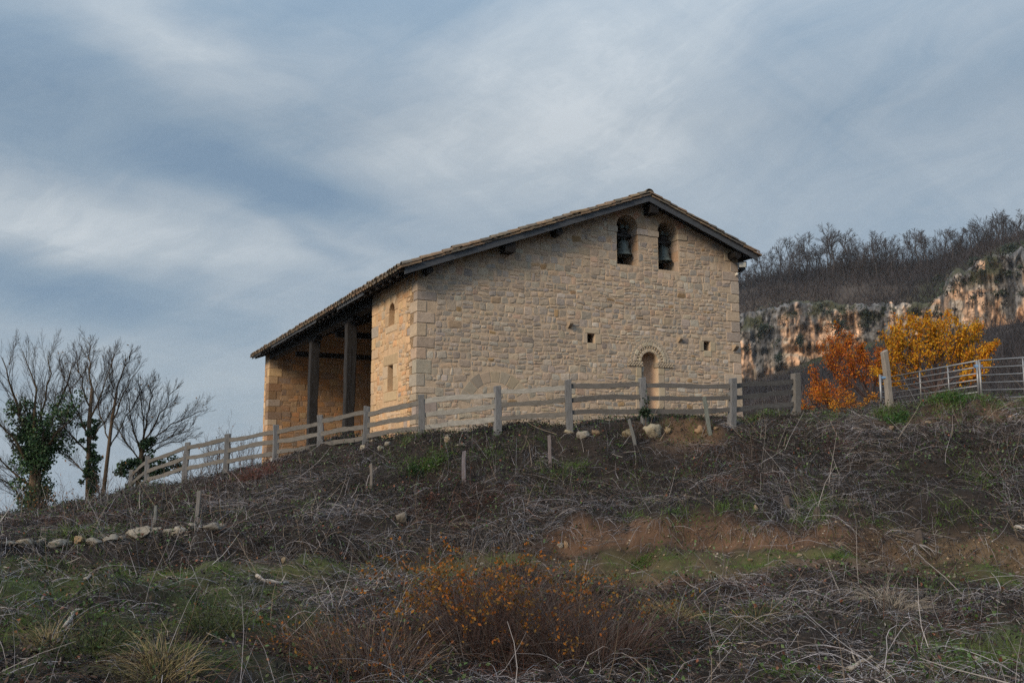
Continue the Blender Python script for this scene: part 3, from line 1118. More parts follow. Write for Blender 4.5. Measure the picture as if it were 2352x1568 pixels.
def build_side():
    rng = random.Random(5)
    und = 0.2
    zt = ztop(0) - und
    w1 = arch_loop(2.18, 0.26, 4.12, 4.52, 10)
    w2 = rect(1.96, 2.47, 2.18, 2.95)
    outer = [(0.86, -0.6), (4.1, -0.6), (4.1, zt), (0.86, zt)]
    wall = wall_with_holes('side_wall', outer, [w1, w2], fm_side, 0.8, M['mortar_side'], flip=True)
    # the front wall's own end carries the corner; close the gap between them
    e = MB()
    e.box(cz((0.0, 0.001, -0.6)), cz((0.8, 0.859, zt)))
    e.build('wall_corner', M['mortar_side'], chapel)
    ex = list(SIDE_EX)
    warm = [((0.53, 0.41, 0.28), 2), ((0.50, 0.37, 0.235), 2)]
    for r_ in (rect(1.52, 1.91, 4.10, 4.42), rect(2.45, 2.80, 4.12, 4.45), rect(1.66, 2.72, 3.92, 4.11)):
        dressed('window_frame', r_, fm_side, 0.014, pick(warm, rng), wall, rng, flip=True)
    for i in range(5):
        dressed('window_frame', sector(2.18, 4.52, 0.265, 0.56, math.pi * i / 5, math.pi * (i + 1) / 5), fm_side, 0.014, pick(warm, rng), wall, rng, flip=True)
    ex += [rect_ex(1.5, 2.82, 3.9, 4.5), disc_ex(2.18, 4.52, 0.57, 4.5)]
    for r_ in (rect(1.58, 2.86, 2.96, 3.26), rect(1.60, 2.80, 1.90, 2.17), rect(1.50, 1.955, 2.18, 2.56), rect(1.62, 1.955, 2.57, 2.95), rect(2.475, 2.82, 2.18, 2.58), rect(2.475, 2.95, 2.59, 2.95)):
        dressed('window_frame', r_, fm_side, 0.016, pick(warm, rng), wall, rng, flip=True)
    ex += [rect_ex(1.5, 2.95, 1.9, 3.27)]
    # iron bars
    for i in range(3):
        b = MB()
        ww = 2.04 + i * 0.17
        b.tube([cz((0.18, ww, 2.18)), cz((0.18, ww, 2.95))], 0.014, 6)
        b.build('window_bar', M['iron'], wall)
    for z in (2.40, 2.68):
        b = MB()
        b.tube([cz((0.16, 1.96, z)), cz((0.16, 2.47, z))], 0.014, 6)
        b.build('window_bar', M['iron'], wall)
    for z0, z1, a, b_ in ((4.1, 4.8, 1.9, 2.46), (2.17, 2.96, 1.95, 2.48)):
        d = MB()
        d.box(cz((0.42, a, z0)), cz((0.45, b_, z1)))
        d.build('shade_dark_pane', M['dark'], wall)  # dark sheet coloured as the unlit inside of the window
    # dressed stones at the porch end of the block
    z, k = 0.4, 0
    while z < 5.2:
        hh = min(rng.uniform(0.26, 0.42), 5.4 - z)
        lw = rng.uniform(0.45, 0.7) if k % 2 else rng.uniform(0.25, 0.4)
        dressed('corner_stone', rect(4.1 - lw + .008, 4.115, z + 0.007, z + hh - 0.007), fm_side, 0.018, pick(WARM_COLS[:3] + WARM_COLS[4:], rng), chapel, rng, flip=True, rough=0.5, mat='stone')
        ex.append(rect_ex(4.1 - lw, 5, z, z + hh))
        z += hh
        k += 1
    polys = courses(0.0, 4.1, 0.4, 5.42, rng, (0.16, 0.30), (0.16, 0.36), ex, [(0, 1, zt - 0.01)], split=0.3)
    lay_stones(polys, fm_side, wall, WARM_COLS, rng, 60, flip=True)


build_side()


def build_rest_of_walls():
    rng = random.Random(8)
    und = 0.2
    # wall that closes the far end of the porch, with its end face towards the valley
    T = 1.1
    outer = [(0.0, -0.8), (5.3, -0.8), (5.3, ztop(5.3) - und), (0.0, ztop(0.0) - und)]
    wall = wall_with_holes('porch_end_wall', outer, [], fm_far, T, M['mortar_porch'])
    ex = []
    z, k = 0.0, 0
    while z < 5.2:
        hh = min(rng.uniform(0.26, 0.42), 5.45 - z)
        lu = rng.uniform(0.5, 0.75) if k % 2 else rng.uniform(0.3, 0.45)
        b = MB()
        b.box(cz((-0.016, FARW - 0.016, z + 0.007)), cz((lu, FARW + (0.7 if k % 2 == 0 else 0.45), z + hh - 0.007)), pick(PORCH_SHADE_COLS if rng.random() < .5 else WARM_COLS, rng))
        # trim the block to an L so that it only faces the wall
        b.build('corner_stone', M['stone'], chapel, bevel=0.012)
        ex.append(rect_ex(-1, lu + 0.005, z, z + hh))
        z += hh
        k += 1
    polys = courses(0.0, 5.3, -0.1, ztop(5.3), rng, (0.2, 0.36), (0.24, 0.55), ex, [(-SL, 1, TOPZ - SL * RIDGE - und - 0.01)], split=0.16)
    lay_stones(polys, fm_far, wall, PORCH_SHADE_COLS, rng, 45)
    # end face of that wall
    fm_end = lambda w, z, h: (-h, w, z)
    ex2 = []
    polys = courses(FARW + 0.72, FARW + T, -0.1, 5.4, rng, (0.26, 0.4), (0.3, 0.5), ex2, [(0, 1, ztop(0) - und - 0.02)], split=0.05)
    lay_stones(polys, fm_end, wall, WARM_COLS, rng, 0, flip=True)
    # nave wall behind the porch, the block's inner return, right and rear walls
    for lo, hi in (((5.0, 4.1, -0.6), (5.7, FARW - 0.002, 7.2)), ((0.8, 3.4, -0.6), (4.998, 4.1, ztop(0.8) - 0.22))):
        b = MB()
        b.box(cz(lo), cz(hi))
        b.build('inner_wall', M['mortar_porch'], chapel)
    b = MB()
    b.box(cz((10.2, 0.852, -0.4)), cz((11.0, 21.5, ztop(11) - und)))
    b.build('far_side_wall', M['mortar'], chapel)
    b = MB()
    b.add([cz(p) for p in ((5.3, 21.5, -0.8), (11, 21.5, -0.8), (11, 21.5, ztop(11) - und), (RIDGE, 21.5, TOPZ - und), (5.3, 21.5, ztop(5.3) - und))], [(4, 3, 2, 1, 0)])
    b.build('rear_wall', M['mortar'], chapel)
    b = MB()
    b.box(cz((0.15, 4.1, -0.9)), cz((5.0, FARW - .02, 0.42)))
    b.build('porch_floor', M['dressed'], chapel)
    rngp = random.Random(3)
    polys = courses(4.12, FARW, 0.42, 6.6, rngp, (0.22, 0.38), (0.3, 0.6), [], [], split=0.1)
    lay_stones(polys, lambda w, z, h: (5.0 - h, w, z), chapel, PORCH_SHADE_COLS, rngp, 0, flip=True)


build_rest_of_walls()


def build_roof():
    rng = random.Random(21)
    Y0, Y1 = -0.46, 21.95
    EL, ER = -0.62, 11.52
    dk = MB()
    th0, th1 = 0.155, 0.215
    for a, b in ((EL + 0.06, RIDGE), (RIDGE, ER - 0.06)):
        vs = [cz((u, y, ztop(u) - t)) for y in (Y0 + 0.03, Y1) for u in (a, b) for t in (th0, th1)]
        dk.add(vs, [(0, 1, 3, 2), (4, 6, 7, 5), (0, 2, 6, 4), (1, 5, 7, 3), (0, 4, 5, 1), (2, 3, 7, 6)])
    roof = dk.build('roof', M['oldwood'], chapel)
    # barge boards along the gable
    for a, b in ((EL + 0.10, RIDGE - 0.004), (RIDGE + 0.004, ER - 0.06)):
        bb = MB()
        n = 8
        vs, fs = [], []
        for i in range(n + 1):
            u = a + (b - a) * i / n
            j = rng.uniform(-.006, .006)
            for y in (Y0, Y0 + 0.045):
                vs += [cz((u, y, ztop(u) - 0.34 + j)), cz((u, y, ztop(u) - 0.150 + j))]
        for i in range(n):
            k = i * 4
            fs += [(k, k + 4, k + 5, k + 1), (k + 2, k + 3, k + 7, k + 6), (k, k + 2, k + 6, k + 4), (k + 1, k + 5, k + 7, k + 3)]
        fs += [(0, 1, 3, 2), (n * 4, n * 4 + 2, n * 4 + 3, n * 4 + 1)]
        bb.add(vs, fs)
        bb.build('barge_board', M['rake'], roof)
    # purlin ends that carry the overhang
    for u, r, rnd in ((0.22, 0.105, True), (2.62, 0.15, False), (4.22, 0.12, True), (RIDGE + 0.22, 0.14, False), (10.72, 0.14, True)):
        zc = ztop(u) - 0.345 - r * 0.75
        b = MB()
        if rnd:
            b.tube([cz((u, -0.40 + 0.02, zc)), cz((u, 1.2, zc))], r, 10)
        else:
            b.box(cz((u - r, -0.41, zc - r)), cz((u + r, 1.2, zc + r)))
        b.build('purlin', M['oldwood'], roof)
    # rafters, eave board and the wall plate of the porch
    y = 0.15
    while y < Y1 - 0.2:
        b = MB()
        a, e = EL + 0.10, 5.0
        vs = [cz((u, yy, ztop(u) - t)) for u in (a, e) for yy in (y, y + 0.13) for t in (0.217, 0.37 if u > 0 else 0.33)]
        b.add(vs, [(0, 2, 3, 1), (4, 5, 7, 6), (0, 1, 5, 4), (2, 6, 7, 3), (1, 3, 7, 5), (0, 4, 6, 2)])
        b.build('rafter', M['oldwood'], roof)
        y += 0.62
    b = MB()
    yy = Y0 + 0.1
    while yy < Y1:
        l = rng.uniform(2.2, 3.6)
        j = rng.uniform(-.012, .012)
        if rng.random() < 0.85:
            m = MB()
            e = min(yy + l, Y1)
            m.box(cz((EL + 0.055, yy, ztop(EL) - 0.235 + j)), cz((EL + 0.085, e - 0.01, ztop(EL) - 0.125 + j)))
            m.build('eave_board', M['rake'], roof)
        yy += l
    bm_ = MB()
    bm_.box(cz((-0.02, 4.12, 5.02)), cz((0.30, FARW - 0.02, 5.30)))
    bm_.build('porch_beam', M['oldwood'], chapel)
    for w in (7.05, 9.6, 12.2, 16.2):
        b = MB()
        b.box(cz((0.28, w - 0.1, 4.72)), cz((5.0, w + 0.1, 4.94)))
        if w in (9.6, 16.2):
            b.build('tie_beam', M['oldwood'], chapel)
    for w in (7.05, 12.2):
        p = MB()
        n = 7
        z0, z1 = 0.30, 4.86
        vs, fs = [], []
        for i in range(n):
            t = i / (n - 1)
            zz = z0 + (z1 - z0) * t
            hw = 0.165 + 0.015 * t + rng.uniform(-.012, .012)
            ox, oy = rng.uniform(-.014, .014) - 0.03 * (1 - t), rng.uniform(-.014, .014)
            vs += [cz((0.14 + ox + sx * hw, w + oy + sy * hw, zz)) for sx, sy in ((-1, -1), (1, -1), (1, 1), (-1, 1))]
        for i in range(n - 1):
            for j in range(4):
                fs.append((i * 4 + j, i * 4 + (j + 1) % 4, i * 4 + 4 + (j + 1) % 4, i * 4 + 4 + j))
        fs += [(3, 2, 1, 0), (n * 4 - 4, n * 4 - 3, n * 4 - 2, n * 4 - 1)]
        p.add(vs, fs)
        p.build('porch_post', M['postwood'], chapel, bevel=0.02)
        c = MB()
        c.box(cz((0.0, w - 0.65, 4.865)), cz((0.28, w + 0.65, 5.015)))
        c.build('post_bracket', M['oldwood'], chapel, bevel=0.03)
    # clay tiles: arched cover tiles over hollow channel tiles
    TC = [((0.20, 0.14, 0.095), 30), ((0.18, 0.145, 0.108), 24), ((0.155, 0.135, 0.11), 20), ((0.23, 0.165, 0.11), 12), ((0.125, 0.112, 0.10), 10)]

    def tile(u0, y, side, lift, ln=0.46, rad=0.105, cover=True, tw=0.0, thin=False):
        """half-round tile lying on the slope; u0 is its lower end"""
        k = 5
        sgn = 1 if side == 'l' else -1
        slope = SL if side == 'l' else SR
        vs, fs = [], []
        th = 0.017
        for e, (t, rr) in enumerate(((0.0, rad), (ln, rad * 0.80))):
            for outer in (0, 1):
                for i in range(k + 1):
                    a = math.pi * i / k
                    rad_ = rr - (0 if outer else th)
                    dy = -rad_ * math.cos(a) + tw * t
                    dz = rad_ * math.sin(a) * 0.85
                    if not cover:
                        dz = -dz
                    u = u0 + sgn * t
                    # tilt: the upper end lies on the tile above, so lift the lower end
                    vs.append((u, y + dy, ztop_ref(u, side) + lift + dz - 0.018 * (t / ln)))
        m = k + 1
        if thin:
            return [cz(v) for v in vs[m:2 * m] + vs[3 * m:]], [(i, i + 1, m + i + 1, m + i) for i in range(k)]
        for e in (0, 1):
            base = e * 2 * m
            for i in range(k):
                q = (base + i, base + i + 1, base + m + i + 1, base + m + i)
                fs.append(q if e == 0 else q[::-1])
        for i in range(k):
            fs.append((m + i, m + i + 1, 3 * m + i + 1, 3 * m + i))
            fs.append((i + 1, i, 2 * m + i, 2 * m + i + 1))
        fs.append((0, m, 3 * m, 2 * m))
        fs.append((k, 2 * m + k, 3 * m + k, m + k))
        return [cz(v) for v in vs], fs

    def ztop_ref(u, side):
        return (TOPZ - SL * (RIDGE - u) if side == 'l' else TOPZ - SR * (u - RIDGE)) - 0.075

    rest = MB()
    pitch, expo = 0.235, 0.29
    ncol = int((Y1 - Y0) / pitch)
    for side in ('l', 'r'):
        span = (RIDGE - EL) if side == 'l' else (ER - RIDGE)
        nrow = int(span / expo)
        for c in range(ncol + 1):
            y = Y0 + 0.05 + c * pitch
            for r_ in range(nrow + 1):
                if c > 5 and 2 < r_ < nrow - 1 and c % 1 == 0 and False:
                    continue
                u0 = EL - 0.02 + r_ * expo if side == 'l' else ER + 0.02 - r_ * expo
                if (side == 'l' and u0 > RIDGE - 0.2) or (side == 'r' and u0 < RIDGE + 0.2):
                    continue
                single = c == 0 or (r_ == 0 and side == 'l') or (r_ == 0 and c < 6)
                jl = rng.uniform(-.008, .016) + (0.03 if rng.random() < 0.06 else 0)
                vs, fs = tile(u0 + rng.uniform(-.03, .03), y + rng.uniform(-.012, .012), side, 0.012 + jl, 0.46, 0.105 if c else 0.115, True, rng.uniform(-.06, .06), thin=c > 3 and r_ > 1)
                col = pick(TC, rng)
                if single:
                    m = MB()
                    m.add(vs, fs, col)
                    m.build('roof_tile', M['tile'], roof)
                else:
                    rest.add(vs, fs, col)
                if c == 0:
                    # verge: a bedding course of flat broken tile under the edge
                    m = MB()
                    u = u0 + rng.uniform(-.05, .05)
                    sg = 1 if side == 'l' else -1
                    ln = rng.uniform(0.3, 0.44)
                    za, zb = ztop_ref(u, side), ztop_ref(u + sg * ln, side)
                    lo, hi = -0.082, -0.035
                    yy = Y0 - rng.uniform(0.03, 0.07)
                    vsv = [cz((uu, yv, zz + d)) for uu, zz in ((u, za + 0.02), (u + sg * ln, zb)) for yv in (yy, Y0 + 0.25) for d in (lo, hi)]
                    m.add(vsv, [(0, 1, 3, 2), (4, 6, 7, 5), (0, 4, 5, 1), (2, 3, 7, 6), (1, 5, 7, 3), (0, 2, 6, 4)], pick(TC, rng))
                    m.build('verge_tile', M['tile'], roof)
                if c < 3 or r_ < 2:
                    vs, fs = tile(u0 + rng.uniform(-.02, .02), y + pitch / 2, side, 0.0, 0.46, 0.10, False)
                    rest.add(vs, fs, pick(TC, rng))
    tag(rest.build('roof_tiles', M['tile'], roof), kind='stuff')
    # ridge tiles
    for i in range(8):
        y = Y0 - 0.05 + i * 0.36
        m = MB()
        k = 8
        vs = []
        for yy, rr in ((y, 0.15), (y + 0.44, 0.125)):
            for th in (0, 0.02):
                for j in range(k + 1):
                    a = math.pi * j / k
                    vs.append(cz((RIDGE + (rr - th) * math.cos(a), yy, TOPZ - 0.075 + (rr - th) * math.sin(a) * 0.8)))
        n = k + 1
        fs = []
        for j in range(k):
            fs += [(j, j + 1, 2 * n + j + 1, 2 * n + j), (n + j + 1, n + j, 3 * n + j, 3 * n + j + 1), (j + 1, j, n + j, n + j + 1)]
        m.add(vs, fs, pick(TC, rng))
        m.build('ridge_tile', M['tile'], roof)
    b = MB()
    b.tube([cz((RIDGE, 2.7, TOPZ - 0.03)), cz((RIDGE, Y1, TOPZ - 0.03))], 0.12, 10, (0.26, 0.19, 0.13))
    b.build('ridge_row', M['tile'], roof)


build_roof()


def chapel_world(u, w, z):
    return (LX + UX * u + WX * w, LY + UY * u + WY * w, z)


def build_bells():
    for i, (c, hf, z0, zs) in enumerate(BELLS):
        cu = (6.90, 8.40)[i]
        wq = 0.42
        zb = (6.52, 6.47)[i]
        b = empty('bell', chapel_world(cu, wq, zb), PSI)
        tag(b, ('weathered bronze bell in the left of the two gable openings', 'greenish bronze bell in the right of the two gable openings')[i], 'bell', 'bells of the chapel')
        m = MB()
        prof = [(0.0, 0.47), (0.10, 0.465), (0.155, 0.44), (0.165, 0.40), (0.168, 0.25), (0.185, 0.15), (0.20, 0.12), (0.215, 0.09), (0.26, 0.03), (0.285, 0.0), (0.27, -0.005), (0.24, 0.03), (0.17, 0.15), (0.15, 0.35), (0.0, 0.42)]
        m.lathe(prof, (0, 0, 0), 28)
        for zz, rr in ((0.40, 0.172), (0.13, 0.20)):
            m.lathe([(rr - 0.01, zz - 0.012), (rr + 0.006, zz), (rr - 0.01, zz + 0.012)], (0, 0, 0), 28)
        m.build('bell_body', M['bronze'], b, smooth=True)
        m = MB()
        for s in (-1, 1):
            m.tube([(s * 0.03, 0, 0.44), (s * 0.05, 0, 0.53), (s * 0.03, 0, 0.58)], 0.018, 6)
        m.build('crown_loop', M['bronze'], b)
        m = MB()        # yoke: iron-strapped block with two round counterweights
        m.box((-0.30, -0.07, 0.57), (0.34, 0.07, 0.68))
        m.box((-0.12, -0.06, 0.68), (0.12, 0.06, 0.82))
        m.build('yoke', M['iron'], b, bevel=0.012)
        for s in (-1, 1):
            m = MB()
            m.tube([(s * 0.085, -0.10, 0.90), (s * 0.085, 0.06, 0.90)], 0.062, 14)
            m.build('counterweight', M['bronze'], b)
        m = MB()
        m.tube([(0.20, 0.0, 0.66), (0.30, 0.0, 0.66), (0.31, 0, 0.62), (0.31, 0, 0.32), (0.36, 0, 0.28)], 0.018, 6)
        m.build('crank', M['iron'], b)
        m = MB()
        m.tube([(0, 0, 0.40), (0, 0, 0.02)], 0.014, 6)
        m.lathe([(0, -0.06), (0.035, -0.04), (0.045, 0.0), (0.03, 0.03), (0.0, 0.04)], (0, 0, 0), 10)
        m.build('clapper', M['iron'], b)


build_bells()


def build_lamps():
    for i, (u, w, z, yaw, tilt, lab) in enumerate(((11.02, -0.22, 6.50, -32, 18, 'black floodlight facing the camera on the corner under the eave'),
                                                   (11.22, 0.10, 6.38, 95, 55, 'black floodlight seen edge-on at the corner, behind the other one'))):
        b = empty('floodlight', chapel_world(u, w, z), PSI)
        tag(b, lab, 'floodlight', 'floodlights under the eave')
        mat = Matrix.Rotation(R(yaw), 4, 'Z') @ Matrix.Rotation(R(tilt), 4, 'X')
        m = MB()
        m.box((-0.13, -0.02, -0.10), (0.13, 0.04, 0.10), mat=mat)
        for k in range(6):
            x = -0.1 + k * 0.04
            m.box((x - 0.006, 0.042, -0.09), (x + 0.006, 0.075, 0.09), mat=mat)
        m.build('housing', M['blackpaint'], b)
        m = MB()
        m.box((-0.105, -0.026, -0.075), (0.105, -0.0205, 0.075), mat=mat)
        m.build('lens', M['lampglass'], b)
        m = MB()
        m.tube([(-0.02, 0.22, -0.06), (0.0, 0.10, -0.10), (0.0, 0.03, -0.08)], 0.016, 6)
        m.build('bracket', M['blackpaint'], b)
    b = empty('wall_sensor', chapel_world(10.9, -0.02, 6.20), PSI)
    tag(b, 'small white round sensor on the chapel corner below the floodlights', 'sensor')
    m = MB()
    m.box((-0.03, -0.03, -0.05), (0.03, 0.02, 0.03))
    m.build('mount', M['whiteplastic'], b, bevel=0.008)
    m = MB()
    m.lathe([(0.001, -0.055), (0.03, -0.045), (0.045, -0.015), (0.045, 0.015), (0.03, 0.04), (0.001, 0.05)], (0, -0.06, 0), 12)
    m.build('dome', M['whiteplastic'], b, smooth=True)


build_lamps()

# ---------------------------------------------------------------- fence, stakes, gate
def rel(p, base):
    return (p[0] - base[0], p[1] - base[1], p[2] - base[2])


def post_mesh(rng, h, w, col, slant=0.02, n=5, bow=0.012):
    m = MB()
    vs, fs = [], []
    ph = rng.uniform(0, 6)
    for i in range(n):
        t = i / (n - 1)
        hw = w / 2 * (1.06 - 0.1 * t) * rng.uniform(0.95, 1.05)
        ox, oy = bow * math.sin(t * 4 + ph), bow * math.cos(t * 3 + ph)
        for sx, sy in ((-1, -1), (1, -1), (1, 1), (-1, 1)):
            z = h * t + (slant * sx if i == n - 1 else 0)
            vs.append((ox + sx * hw * rng.uniform(0.93, 1.05), oy + sy * hw * rng.uniform(0.93, 1.05), z))
    for i in range(n - 1):
        for j in range(4):
            fs.append((i * 4 + j, i * 4 + (j + 1) % 4, i * 4 + 4 + (j + 1) % 4, i * 4 + 4 + j))
    fs += [(3, 2, 1, 0), (n * 4 - 4, n * 4 - 3, n * 4 - 2, n * 4 - 1)]
    m.add(vs, fs, col)
    return m


def rail_mesh(rng, ln, hgt, thk, col, n=10):
    m = MB()
    vs, fs = [], []
    ph = rng.uniform(0, 6)
    sag = rng.uniform(-.015, .02)
    for i in range(n):
        t = i / (n - 1)
        oz = sag * (4 * (t - 0.5) ** 2 - 1) * -1 + 0.012 * math.sin(t * 7 + ph) + rng.uniform(-.005, .005)
        hh = hgt / 2 * rng.uniform(0.80, 1.12)
        for sy, sz in ((-1, -1), (1, -1), (1, 1), (-1, 1)):
            vs.append(((t - 0.5) * ln, sy * thk / 2 + 0.012 * math.sin(t * 5 + ph), oz + sz * hh + rng.uniform(-.004, .004)))
    for i in range(n - 1):
        for j in range(4):
            fs.append((i * 4 + j, i * 4 + 4 + j, i * 4 + 4 + (j + 1) % 4, i * 4 + (j + 1) % 4))
    fs += [(0, 1, 2, 3), (n * 4 - 1, n * 4 - 2, n * 4 - 3, n * 4 - 4)]
    m.add(vs, fs, col)
    return m


def build_fence():
    rng = random.Random(4)
    posts = [(290, 1110, 37.5), (305, 1078, 34), (339, 1047, 30.5), (428, 1015, 28), (522, 996, 26.5), (635, 975, 25), (738, 953, 23.6), (840, 933, 22.2), (970, 906, 21.1),
             (1145, 886, 20.6), (1307, 872, 20.5), (1478, 867, 20.7), (1677, 868, 21.3), (1824, 857, 22.6)]
    tops = [at(*p) for p in posts]
    b0 = tops[8]
    base = (b0[0], b0[1], H1(b0[0], b0[1]))
    f = empty('fence', base)
    tag(f, 'grey weathered post and rail timber fence running along the hilltop below the chapel', 'fence')
    for i, t in enumerate(tops):
        zg = min(H1(t[0], t[1]) - 0.15, t[2] - 0.9)
        last = i == len(tops) - 1
        col = (0.160, 0.166, 0.178) if not last else (0.165, 0.16, 0.155)
        k = rng.uniform(0.85, 1.1)
        m = post_mesh(rng, t[2] - zg, 0.145 if not last else 0.17, tuple(c * k for c in col), rng.uniform(-.012, .012))
        o = m.build('post', M['fencewood'], f, bevel=0.008)
        o.location = rel((t[0], t[1], zg), base)
        o.rotation_euler = (R(rng.uniform(-2, 2)), R(rng.uniform(-2.5, 2.5)), R(rng.uniform(-15, 15) + 10))
    for i in range(len(tops) - 1):
        a, b = tops[i], tops[i + 1]
        light = 8 <= i <= 8 or i == 9
        for j, off in enumerate((0.17, 0.45, 0.73)):
            if i == 0 and j:
                continue
            pa, pb = Vector(a) - Vector((0, 0, off + rng.uniform(-.03, .03))), Vector(b) - Vector((0, 0, off + rng.uniform(-.03, .03)))
            d = pb - pa
            if i == 8 or (i == 9 and j == 0):
                col = (0.265, 0.262, 0.25)
            elif i >= 10:
                col = (0.100, 0.098, 0.098)
            else:
                col = (0.135, 0.130, 0.124)
            k = rng.uniform(0.88, 1.12)
            m = rail_mesh(rng, d.length + 0.05, 0.108 if i != 8 else 0.110, 0.045, tuple(c * k for c in col))
            o = m.build('rail', M['railwood'], f)
            mid = (pa + pb) / 2
            o.location = rel(mid, base)
            o.rotation_euler = d.to_track_quat('X', 'Z').to_euler()


build_fence()


def build_stakes():
    rng = random.Random(14)
    L_ = [(352, 1166, 1214, 0.055, 3, 'short white stake standing just above the row of pale stones'),
          (455, 1132, 1200, 0.075, -2, 'thick grey stake in brown grass at the end of the stone row'),
          (851, 1066, 1128, 0.055, 0, 'thin straight pale stake on the slope in front of the porch corner'),
          (1064, 1037, 1108, 0.080, 2, 'curved flat grey stake on the slope below the blocked arch'),
          (1266, 1000, 1072, 0.070, -4, 'broken grey stake among tall dry stalks in mid slope'),
          (1460, 963, 1022, 0.065, -11, 'thin pale stake leaning beside the large lichened boulder'),
          (1634, 912, 995, 0.085, -10, 'split grey stake leaning against the fence rails'),
          (262, 1202, 1218, 0.04, 6, 'tiny splintered stake end above the pale stones')]
    for px, y0, y1, w, lean, lab in L_:
        g = gp(px, y1)
        r = math.hypot(g[0], g[1])
        h = (y1 - y0) * r / FE + 0.12
        m = post_mesh(rng, h, w, tuple(c * rng.uniform(0.9, 1.1) for c in (0.160, 0.156, 0.158)), 0.01, 6, 0.012)
        m.v = [(x, y * 0.6, z) for x, y, z in m.v]
        o = m.build('fence_stake', M['fencewood'], bevel=0.005)
        o.location = (g[0], g[1], g[2] - 0.12)
        o.rotation_euler = (R(rng.uniform(-3, 3)), R(lean), 0)
        tag(o, lab, 'stake', 'old stakes on the slope')


build_stakes()


def build_gate():
    rng = random.Random(2)
    t = at(2030, 806, 24.0)
    zg = min(H1(t[0], t[1]), t[2] - 1.3) - 0.1
    m = post_mesh(rng, t[2] - zg, 0.135, (0.25, 0.23, 0.21), 0.03, 7, 0.02)
    o = m.build('gate_post', M['fencewood'], bevel=0.012)
    o.location = (t[0] + 0.09, t[1], zg)
    o.rotation_euler = (0, R(-4.5), 0.3)
    tag(o, 'thick leaning wooden post at the end of the metal hurdles', 'post')

    def hurdle(a_top, b_top, hgt, nr, uprights, lab, name='sheep_hurdle', tube=0.021):
        A, B = Vector(a_top), Vector(b_top)
        base = (A.x, A.y, A.z - hgt)
        h = empty(name, base)
        tag(h, lab, 'gate', 'galvanised hurdles beside the orange trees')
        for i in range(nr):
            off = hgt * i / (nr - 1)
            m = MB()
            m.tube([rel(A - Vector((0, 0, off)), base), rel(B - Vector((0, 0, off)), base)], tube * (1.0 if i in (0, nr - 1) else 0.85), 8)
            m.build('rail', M['galv'], h, smooth=True)
        for k in uprights:
            p = A.lerp(B, k)
            wd = tube * (1.35 if k in (0.0, 1.0) else 0.9)
            m = MB()
            m.tube([rel(p + Vector((0, 0, 0.02)), base), rel(p - Vector((0, 0, hgt + 0.08)), base)], wd, 8)
            m.build('upright', M['galv'], h, smooth=True)
        return h
    a, b = at(2043, 866, 29.5), at(2243, 829, 26.3)
    hurdle(a, b, 0.95, 7, (0.0, 0.38, 0.70, 1.0), 'galvanised hurdle between the leaning post and the brighter hurdle')
    a2, b2 = at(2249, 828, 26.0), at(2470, 814, 24.2)
    hurdle(a2, b2, 1.12, 7, (0.0, 0.48, 1.0), 'galvanised hurdle cut off by the right edge of the picture')
    a3, b3 = at(2021, 862, 25.0), at(2034, 866, 25.8)
    hurdle(a3, b3, 0.82, 7, (0.0, 1.0), 'narrow galvanised hurdle end sticking out behind the leaning post')
    for px, py, rr, lab in ((2034, 869, 24.05, 'blue twine tied round the leaning wooden post'), (2247, 842, 26.1, 'blue twine tying the two long hurdles together')):
        c = at(px, py, rr)
        m = MB()
        for k in range(3):
            pts = [(0.105 * math.cos(t_), 0.105 * math.sin(t_), k * 0.018 + 0.008 * math.sin(2 * t_ + k)) for t_ in np.linspace(0, 6.28, 14)]
            m.tube(pts, 0.006, 5, cap=False)
        m.tube([(0.1, 0, 0), (0.13, -0.02, -0.06), (0.12, -0.02, -0.16)], 0.005, 5)
        o = m.build('twine', M['rope'])
        o.location = c
        tag(o, lab, 'twine', 'twine on the hurdles')


build_gate()


# ---------------------------------------------------------------- boulders
def rock_mesh(seed, flat=0.8):
    rng = np.random.default_rng(seed)
    bm = bmesh.new()
    bmesh.ops.create_icosphere(bm, subdivisions=3, radius=0.5)
    planes = []
    for _ in range(11):
        n = rng.normal(size=3)
        n /= np.linalg.norm(n)
        planes.append((n, rng.uniform(0.25, 0.40)))
    off = rng.uniform(0, 50)
    for v in bm.verts:
        p = np.array(v.co)
        for n, d in planes:
            e = p @ n - d
            if e > 0:
                p = p - n * e * 0.97
        u = p / (np.linalg.norm(p) + 1e-6)
        k = 1 + 0.45 * (float(fbm(u[0] * 3 + off, u[1] * 3 + u[2] * 2.7, seed, 4)) - 0.5) + 0.32 * (float(fbm(u[0] * 7 + off, u[2] * 9 + u[1] * 7, seed + 5, 2)) - 0.5)
        v.co = Vector(p * k)
    me = bpy.data.meshes.new('boulder')
    bm.to_mesh(me)
    bm.free()
    return me


ROCKS = [rock_mesh(s) for s in range(8)]
_u = ['first', 'second', 'third', 'fourth', 'fifth', 'sixth', 'seventh', 'eighth', 'ninth']
ORD = _u + ['tenth', 'eleventh', 'twelfth', 'thirteenth', 'fourteenth', 'fifteenth', 'sixteenth', 'seventeenth', 'eighteenth', 'nineteenth']
for _t, _n in (('twentieth', 'twenty'), ('thirtieth', 'thirty'), ('fortieth', 'forty'), ('fiftieth', 'fifty'), ('sixtieth', 'sixty'), ('seventieth', 'seventy')):
    ORD += [_t] + [_n + '-' + w for w in _u]
_rock_i = [0]


